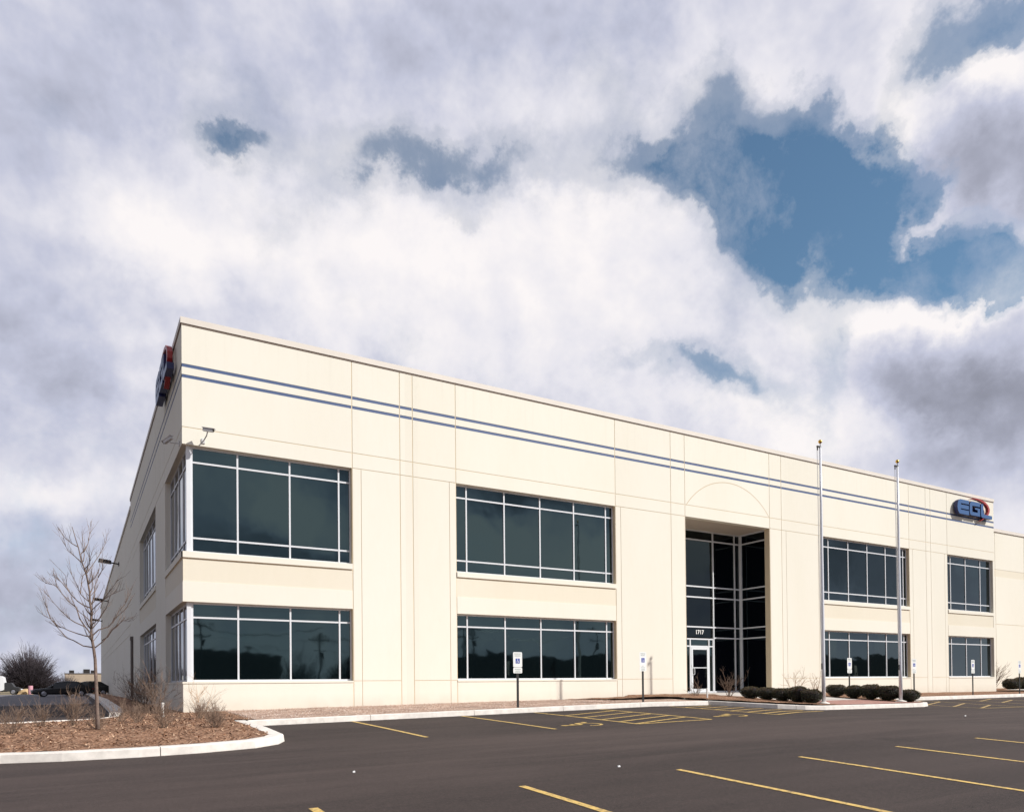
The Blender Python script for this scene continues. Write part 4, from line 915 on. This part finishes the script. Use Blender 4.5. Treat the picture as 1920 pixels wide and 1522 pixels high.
def young_tree():
    bx_, by_ = -2.33, -6.50; z0 = zi(bx_, by_)
    root = empty('young_tree', (bx_, by_, z0), 0, 'slender bare young tree with upswept branches standing in the mulch island', 'tree')
    r = random.Random(11)
    def w(px, pz, dy): return Vector((-2.6915+(px+2.6915)*.914-bx_, dy, .793+(pz-.793)*.914-z0))
    def wd(p, dy):      # move the point along the sight line by dy so the outline stays right
        k = (17.05+dy)/17.05; X = p.x+bx_+2.6915; Z = p.z+z0-.793; return Vector((X*k-2.6915-bx_, dy, Z*k+.793-z0))
    tr = MB(); T = TR[0]; pts = [Vector((0.0, 0, -.08)), Vector((.0, 0, .25))]+[w(x, z, 0) for x, z in T[1:]]
    H = pts[-1].z; pts[2].x = pts[3].x*.6+.0
    rad = [.045]+[max(.006, .034*(1-p.z/H)**.8+.004) for p in pts[1:]]
    tr.tube(pts, rad, 8); tr.build('trunk', M['bark'], root, smooth=True)
    lb = MB()
    for bi, P in enumerate(TR[1:]):
        sgn = r.choice((-1, 1)); amt = r.uniform(.15, .75); L = len(P); Q = []
        for i, (x, z) in enumerate(P): Q.append(wd(w(x, z, 0), sgn*amt*(i/(L-1))**.9 * (1 if bi < 23 else .4)))
        lv = 1.0 if bi in (0, 1, 2, 3, 4, 18, 21, 13, 14) else .7
        rr = [max(.0028, .0115*lv*(1-i/(L-1))+.0025) for i in range(L)]
        lb.tube(Q, rr, 5, cap=False)
        for k in range(6+int(7*lv)):
            t = r.uniform(.3, .98)*(L-1); i = min(L-2, int(t)); b = Q[i].lerp(Q[i+1], t-i); d = (Q[i+1]-Q[i]).normalized()
            d = (d+Vector((r.gauss(0, .4), r.gauss(0, .5), r.uniform(.1, .7)))).normalized(); ln = r.uniform(.12, .38); c2 = b+d*ln*.5+Vector((0, 0, .01)); e = c2+(d+Vector((r.gauss(0, .2), r.gauss(0, .2), .25))).normalized()*ln*.5
            lb.tube([b, c2, e], [.0036, .0028, .0018], 3, cap=False)
            if r.random() < .6: f2 = c2+(d+Vector((r.gauss(0, .6), r.gauss(0, .6), .3))).normalized()*ln*.45; lb.tube([c2, f2], [.0026, .0016], 3, cap=False)
    for k in range(60):      # extra shoots turned towards and away from the viewer to round out the crown
        zz = r.uniform(1.7, H-.5); a = r.choice((90, -90))+r.uniform(-55, 55); tx = pts[0].x
        i = max(j for j in range(len(pts)) if pts[j].z <= zz); b = pts[i].lerp(pts[min(i+1, len(pts)-1)], .5); f_ = 1-(b.z/H)*.75
        d = Vector((math.cos(R(a)), math.sin(R(a)), 1.0)).normalized(); ln = r.uniform(.5, 1.0)*f_; m1 = b+d*ln*.5; e = m1+(d+Vector((0, 0, .6))).normalized()*ln*.5
        lb.tube([b, m1, e], [.008*f_+.002, .005, .0022], 4, cap=False)
    lb.build('crown', M['bark'], root)
young_tree()
def big_bush(x, y, h, w_, seed, lab, name='bare_tree', n=900, tr=.12):
    z0 = zf(x, y); root = empty(name, (x, y, z0), 0, lab, 'tree', 'bare trees beyond the truck court'); r = random.Random(seed)
    t = MB(); t.tube([(0, 0, -.2), (.05, 0, h*.12), (0, .05, h*.3)], [tr, tr*.8, tr*.5], 6); t.build('trunk', M['dark_twig'], root)
    mb = MB()
    for k in range(n):
        a = r.uniform(0, 2*math.pi); el_ = math.acos(1-r.random()*1.05) if r.random() < .8 else r.uniform(.8, 1.6)
        d = Vector((math.sin(el_)*math.cos(a), math.sin(el_)*math.sin(a), max(.02, math.cos(el_)))); R_ = r.uniform(.45, 1.0)*(1+.1*math.sin(a*5+seed)+.08*math.sin(el_*9))
        e = Vector((d.x*w_/2, d.y*w_/2, d.z*h*.78+h*.20))*R_; b = Vector((e.x*.15, e.y*.15, h*.06+e.z*.12)); mid = b.lerp(e, .5)+Vector((r.gauss(0, .15), r.gauss(0, .15), -h*.03))
        mb.tube([b, mid, e], [.05, .035, .014], 3, cap=False)
        for q in range(3):
            s_ = mid.lerp(e, r.random()); f_ = s_+(d+Vector((r.gauss(0, .6), r.gauss(0, .6), r.gauss(.25, .4)))).normalized()*r.uniform(.05, .16)*h
            mb.tube([s_, f_], [.022, .010], 3, cap=False)
    mb.build('crown', M['dark_twig'], root)
big_bush(-10.4, 140, 8.8, 10.2, 3, 'large rounded dark bare tree at the left behind the parked car', n=3200)
big_bush(-17.2, 160, 7.0, 8.0, 5, 'dark bare tree cut off by the left edge behind the white truck', n=500)
big_bush(-5.2, 190, 5.0, 7.0, 6, 'low dark brush right of the large rounded tree', n=420)
big_bush(-1.5, 240, 5.6, 9.0, 8, 'faint low bare trees above the far tan building', n=360)

# ================================================================== white stub pipes
for (x, y, h, lab) in ((-.72, -1.9, .36, 'short white pipe sticking up in the mulch near the building corner'), (17.2, -3.9, .30, 'short white pipe at the end of the kerb in front of the door')):
    b = MB(); b.lathe([(0, -.1), (.032, -.1), (.032, h), (.038, h), (.038, h+.04), (0, h+.05)], n=12); z = zi(x, y) if x < 5 else zbedL(x, y)
    tag(b.build('vent_pipe', M['white_plastic'], loc=(x, y, z), smooth=False), lab, 'pipe', 'short white pipes in the planting beds')

# ================================================================== vehicles
PT = {'body': mat('black_car_paint', (.004, .004, .006), .3, spec=.35, coat=.25), 'body2': mat('dark_green_car_paint', (.004, .006, .006), .3, spec=.35, coat=.25), 'tyre': mat('tyre', (.012, .012, .012), .9), 'rim': mat('alloy_rim', (.35, .35, .38), .35, metal=.8),
      'glass': mat('car_glass', (.008, .010, .012), .08, spec=.4), 'lamp': mat('headlamp', (.6, .6, .62), .15), 'red': mat('tail_lamp', (.3, .02, .02), .2), 'white': mat('white_truck_paint', (.72, .72, .72), .4, var=.04), 'dark': mat('dark_trim', (.02, .02, .022), .6)}
def wheel(mb_t, mb_r, x, y, r_, w_=.2):
    n = 20
    for mb, prof in ((mb_t, [(r_*.62, 0), (r_*.93, 0), (r_, w_*.15), (r_, w_*.85), (r_*.93, w_), (r_*.62, w_)]), (mb_r, [(0, .03), (r_*.2, .0), (r_*.55, .03), (r_*.62, .02), (r_*.62, w_*.5)])):
        for side in (0,):
            base = len(mb.v)
            for rr, yy in prof:
                for k in range(n): t = 2*math.pi*k/n; mb.v.append((x+rr*math.cos(t), y+(yy if y < 0 else -yy), r_+rr*math.sin(t)))
            for i in range(len(prof)-1):
                for k in range(n): mb.f.append((base+i*n+k, base+i*n+(k+1) % n, base+(i+1)*n+(k+1) % n, base+(i+1)*n+k)); mb.m.append(0)
def sedan(loc, rz, lab, paint):
    """length along local x, nose at -x, ground at z=0"""
    root = empty('parked_car', loc, rz, lab, 'car', 'dark cars parked behind the building')
    st = [(-2.35, .36, .52, .62), (-2.28, .26, .62, .76), (-1.9, .22, .70, .83), (-1.2, .20, .80, .87), (-.85, .20, .86, .88), (0, .19, .90, .89), (1.1, .20, .93, .89), (1.6, .22, .95, .87), (2.15, .26, .93, .82), (2.36, .34, .84, .72), (2.40, .42, .70, .66)]
    b = MB(); k = 8
    for x, zb, zt, hw in st:
        for yy, zz in ((-hw*.92, zb), (-hw, zb+.14), (-hw*1.0, zt-.16), (-hw*.93, zt), (hw*.93, zt), (hw, zt-.16), (hw, zb+.14), (hw*.92, zb)): b.v.append((x, yy, zz))
    for i in range(len(st)-1):
        for j in range(k): b.f.append((i*k+j, (i+1)*k+j, (i+1)*k+(j+1) % k, i*k+(j+1) % k)); b.m.append(0)
    b.f.append(tuple(range(k))); b.m.append(0); e = (len(st)-1)*k; b.f.append(tuple(e+j for j in reversed(range(k)))); b.m.append(0)
    rf2 = [(-.30, 1.33, .60), (.1, 1.41, .64), (.7, 1.42, .64), (1.15, 1.36, .60)]      # roof
    n0 = len(b.v)
    for x, z, hw in rf2:
        for yy, zz in ((-hw, z-.05), (-hw*.85, z), (hw*.85, z), (hw, z-.05)): b.v.append((x, yy, zz))
    for i in range(3):
        for j in range(3): b.f.append((n0+i*4+j, n0+(i+1)*4+j, n0+(i+1)*4+j+1, n0+i*4+j+1)); b.m.append(0)
    for s in (-1, 1):      # pillars
        for (x0, z0, x1, z1, t) in ((-1.05, .86, -.32, 1.32, .05), (.33, .9, .42, 1.38, .06), (1.85, .92, 1.17, 1.35, .09)):
            b.hexa([(x0-t, s*.80, z0), (x0+t, s*.80, z0), (x0+t, s*.74, z0), (x0-t, s*.74, z0), (x1-t, s*.62, z1), (x1+t, s*.62, z1), (x1+t, s*.57, z1), (x1-t, s*.57, z1)])
    b.build('body', PT[paint], root, smooth=False, fix=True)
    g = MB(); A = [(-1.05, .79, .86), (-.30, .60, 1.33), (1.15, .60, 1.36), (1.88, .78, .93)]
    for s in (-1, 1): g.poly([(x, s*(y-.01), z) for x, y, z in A])
    g.quad((-1.05, -.77, .87), (-1.05, .77, .87), (-.31, .59, 1.33), (-.31, -.59, 1.33)); g.quad((1.88, -.76, .94), (1.88, .76, .94), (1.16, .59, 1.36), (1.16, -.59, 1.36)); g.build('windows', PT['glass'], root)
    for x in (-1.45, 1.42):
        for y in (-.90, .90):
            t, r_ = MB(), MB(); wheel(t, r_, x, y, .32); w_ = t.build('wheel', PT['tyre'], root); r_.build('rim', PT['rim'], w_)
    for y in (-.62, .62):
        l = MB(); l.box(-2.37, y-.16, .52, -2.30, y+.16, .64); l.build('headlight', PT['lamp'], root)
        l = MB(); l.box(2.36, y-.18, .62, 2.415, y+.18, .76); l.build('tail_light', PT['red'], root)
    for s in (-1, 1): l = MB(); l.box(-.9, s*.88-.08, .88, -.72, s*.88+.08, 1.0); l.build('mirror', PT[paint], root)
sedan((-3.86, 55, zf(-4, 55)+.004), R(6), 'black sedan parked nose left beyond the mulch island, nearer of two', 'body')
sedan((-1.95, 60.5, zf(-2, 60)+.004), R(4), 'dark sedan parked behind the black one, its tail hidden by the building', 'body2')
def box_truck():
    x, y = -11.45, 103; root = empty('box_truck', (x, y, zf(x, y)), R(-4), 'white box truck with a dark cab cut off by the left edge of the photo', 'truck')
    b = MB(); P = [(-5.6, .55), (-.25, .55), (.05, .7), (.05, 1.6), (-.1, 2.45), (-.4, 2.62), (-5.6, 2.62)]; b.prism(P, -1.1, 1.1, lambda a, c, d: (a, d, c)); b.build('cargo_box', PT['white'], root)
    b = MB(); b.prism([(.12, .45), (1.75, .45), (1.8, .95), (1.2, 1.1), (.85, 1.65), (.12, 1.7)], -.95, .95, lambda a, c, d: (a, d, c)); b.box(-5.4, -.8, .4, .2, .8, .54); b.build('cab', PT['dark'], root)
    for xx in (1.1, -4.0):
        for yy in (-.98, .98):
            t, r_ = MB(), MB(); wheel(t, r_, xx, yy, .42, .26); w_ = t.build('wheel', PT['tyre'], root); r_.build('rim', PT['rim'], w_)
box_truck()
# odds and ends by the far tree
def blob(name, x, y, sx, sy, sz, m, lab, cat, seed):
    r = random.Random(seed); bm = bmesh.new(); bmesh.ops.create_icosphere(bm, subdivisions=3, radius=1)
    for v in bm.verts:
        k = 1+.22*noise.noise(v.co*1.7+Vector((seed, 0, 0))); v.co = Vector((v.co.x*sx*k, v.co.y*sy*k, max(-.05, v.co.z*sz*k)))
    me = bpy.data.meshes.new(name); bm.to_mesh(me); bm.free(); me.materials.append(m); o = bpy.data.objects.new(name, me); COL.objects.link(o); o.location = (x, y, zf(x, y)); tag(o, lab, cat)
blob('sand_pile', -9.2, 108, 1.3, 1.0, .75, mat('sand', (.45, .32, .17), .95, var=.2, vscale=2), 'low tan pile left of the black car, under the dark tree', 'pile', 1)
blob('plastic_sheet', -9.9, 112, .7, .6, .85, mat('white_sheet', (.6, .62, .64), .6), 'crumpled white sheet at the left end of the tan pile', 'sheet', 2)
b = MB(); b.lathe([(0, 0), (.30, 0), (.31, .3), (.29, .32), (.31, .34), (.31, .7), (.29, .72), (.31, .74), (.30, 1.25), (0, 1.25)], n=18)
tag(b.build('barrel', mat('pink_barrel', (.55, .28, .34), .6), loc=(-8.55, 106, zf(-9, 100)), smooth=False), 'small pink barrel standing by the tan pile', 'barrel')
b = MB(); b.hexa([(-.35, -.3, 0), (.35, -.3, 0), (.35, .3, 0), (-.35, .3, 0), (-.3, -.25, .55), (.3, -.25, .55), (.3, .25, .6), (-.3, .25, .6)]); b.tube([(0, 0, .5), (0, .1, .85)], .05, 6)
tag(b.build('crate', mat('red_crate', (.35, .10, .05), .7), loc=(-10.5, 113, zf(-9, 100))), 'small red crate between the truck and the white sheet', 'crate')
# far tan building
fb = empty('far_building', (.1, 210, .08), 0, 'low tan flat-roofed building far off behind the parked cars', 'building')
b = MB(); b.box(-5.6, 0, -.2, 16, 24, 4.6); b.build('wall', mat('tan_block', (.36, .29, .22), .9, var=.1, vscale=.5), fb)
b = MB(); b.box(-5.7, -.1, 4.6, 16.1, 24.1, 4.85); b.build('parapet', mat('dark_coping', (.10, .09, .09), .8), fb)
for xx, w_ in ((-4.6, 1.2), (-1.2, 1.6), (.6, .9)):
    b = MB(); b.box(xx, 4, 4.7, xx+w_, 6, 5.7+.3*(w_ > 1.4)); b.box(xx+.1, 3.98, 4.9, xx+w_-.1, 4.0, 5.4); b.build('rooftop_unit', M['bronze'], fb)

# ================================================================== across the road, seen only as reflections in the glass
DK = mat('brown_brick', (.05, .035, .03), .9, var=.2, vscale=1)
def shed(x, y, w_, d_, h_, lab):
    root = empty('opposite_building', (x, y, zf(x, y)), 0, lab, 'building', 'low buildings across the road')
    b = MB(); b.box(0, 0, -.3, w_, d_, h_); b.build('wall', DK, root)
    b = MB(); b.box(-.2, -.2, h_, w_+.2, d_+.2, h_+.25); b.box(w_*.35, d_*.3, h_+.2, w_*.35+2.2, d_*.6, h_+1.5); b.build('roof', M['bronze'], root)
    for i in range(int(w_/5)):
        q = MB(); q.box(1.5+i*5, d_-.02, 1, 4+i*5, d_+.03, 2.4); q.build('window', M['glass'], root)
shed(-2, -108, 26, 18, 7.2, 'low brown building reflected in the corner window'); shed(55, -112, 38, 16, 6.6, 'low brown building reflected in the middle window'); shed(112, -108, 70, 20, 7.5, 'long brown building reflected in the right windows')
def utility_pole(x, y, h, lab):
    root = empty('utility_pole', (x, y, zf(x, y)), 0, lab, 'utility pole', 'utility poles across the road')
    b = MB(); b.tube([(0, 0, -.3), (0, 0, h)], [.17, .11], 8); b.build('pole', M['dark_twig'], root)
    b = MB(); b.box(-1.3, -.06, h-.7, 1.3, .06, h-.56); b.box(-1.0, -.06, h-1.9, 1.0, .06, h-1.77)
    for xx in (-1.2, -.6, .6, 1.2): b.tube([(xx, 0, h-.56), (xx, 0, h-.36)], .05, 6)
    b.tube([(.3, .1, h-3.2), (.3, .1, h-2.3)], .22, 10); b.build('crossarm', M['dark_twig'], root)
UP = [(8.9, -62, 9.5, 'utility pole reflected in the left of the corner window'), (23.5, -66, 8.2, 'utility pole reflected in the right of the corner window'), (41.5, -62, 9.5, 'utility pole reflected in the middle window'), (64, -64, 9.5, 'utility pole reflected right of the entrance'), (118, -66, 9.5, 'utility pole reflected in the last window')]
for a in UP: utility_pole(*a)
wm = MB()
for (x0, y0, h0, _), (x1, y1, h1, _) in zip([(-30, -60, 9.5, 0)]+UP, UP):
    for off, dz in ((-1.2, -.4), (-.6, -.4), (.6, -.4), (1.2, -.4), (0, -1.8)):
        P = []
        for i in range(11):
            t = i/10; P.append((x0+(x1-x0)*t+off*.2, y0+(y1-y0)*t+off*.6, zf(x0, y0)+h0+dz-1.1*4*t*(1-t)))
        wm.tube(P, .022, 3, cap=False)
tag(wm.build('power_lines', M['black']), 'sagging power lines strung between the utility poles across the road', 'cable')
def rtree(x, y, h, w_, sd, lab): big_bush(x, y, h, w_, sd, lab, 'reflected_tree', n=500, tr=.25)
for i, (x, y, h, w_) in enumerate([(29, -98, 9, 9), (38, -100, 8, 9), (48, -102, 8, 10), (99, -100, 11, 14), (150, -96, 12, 16)]):
    rtree(x, y, h, w_, 20+i, ('bare tree reflected between the buildings, first from the left', 'bare tree reflected between the buildings, second from the left', 'bare tree reflected left of the middle building', 'wide bare tree reflected near the entrance', 'bare tree reflected at the far right')[i])
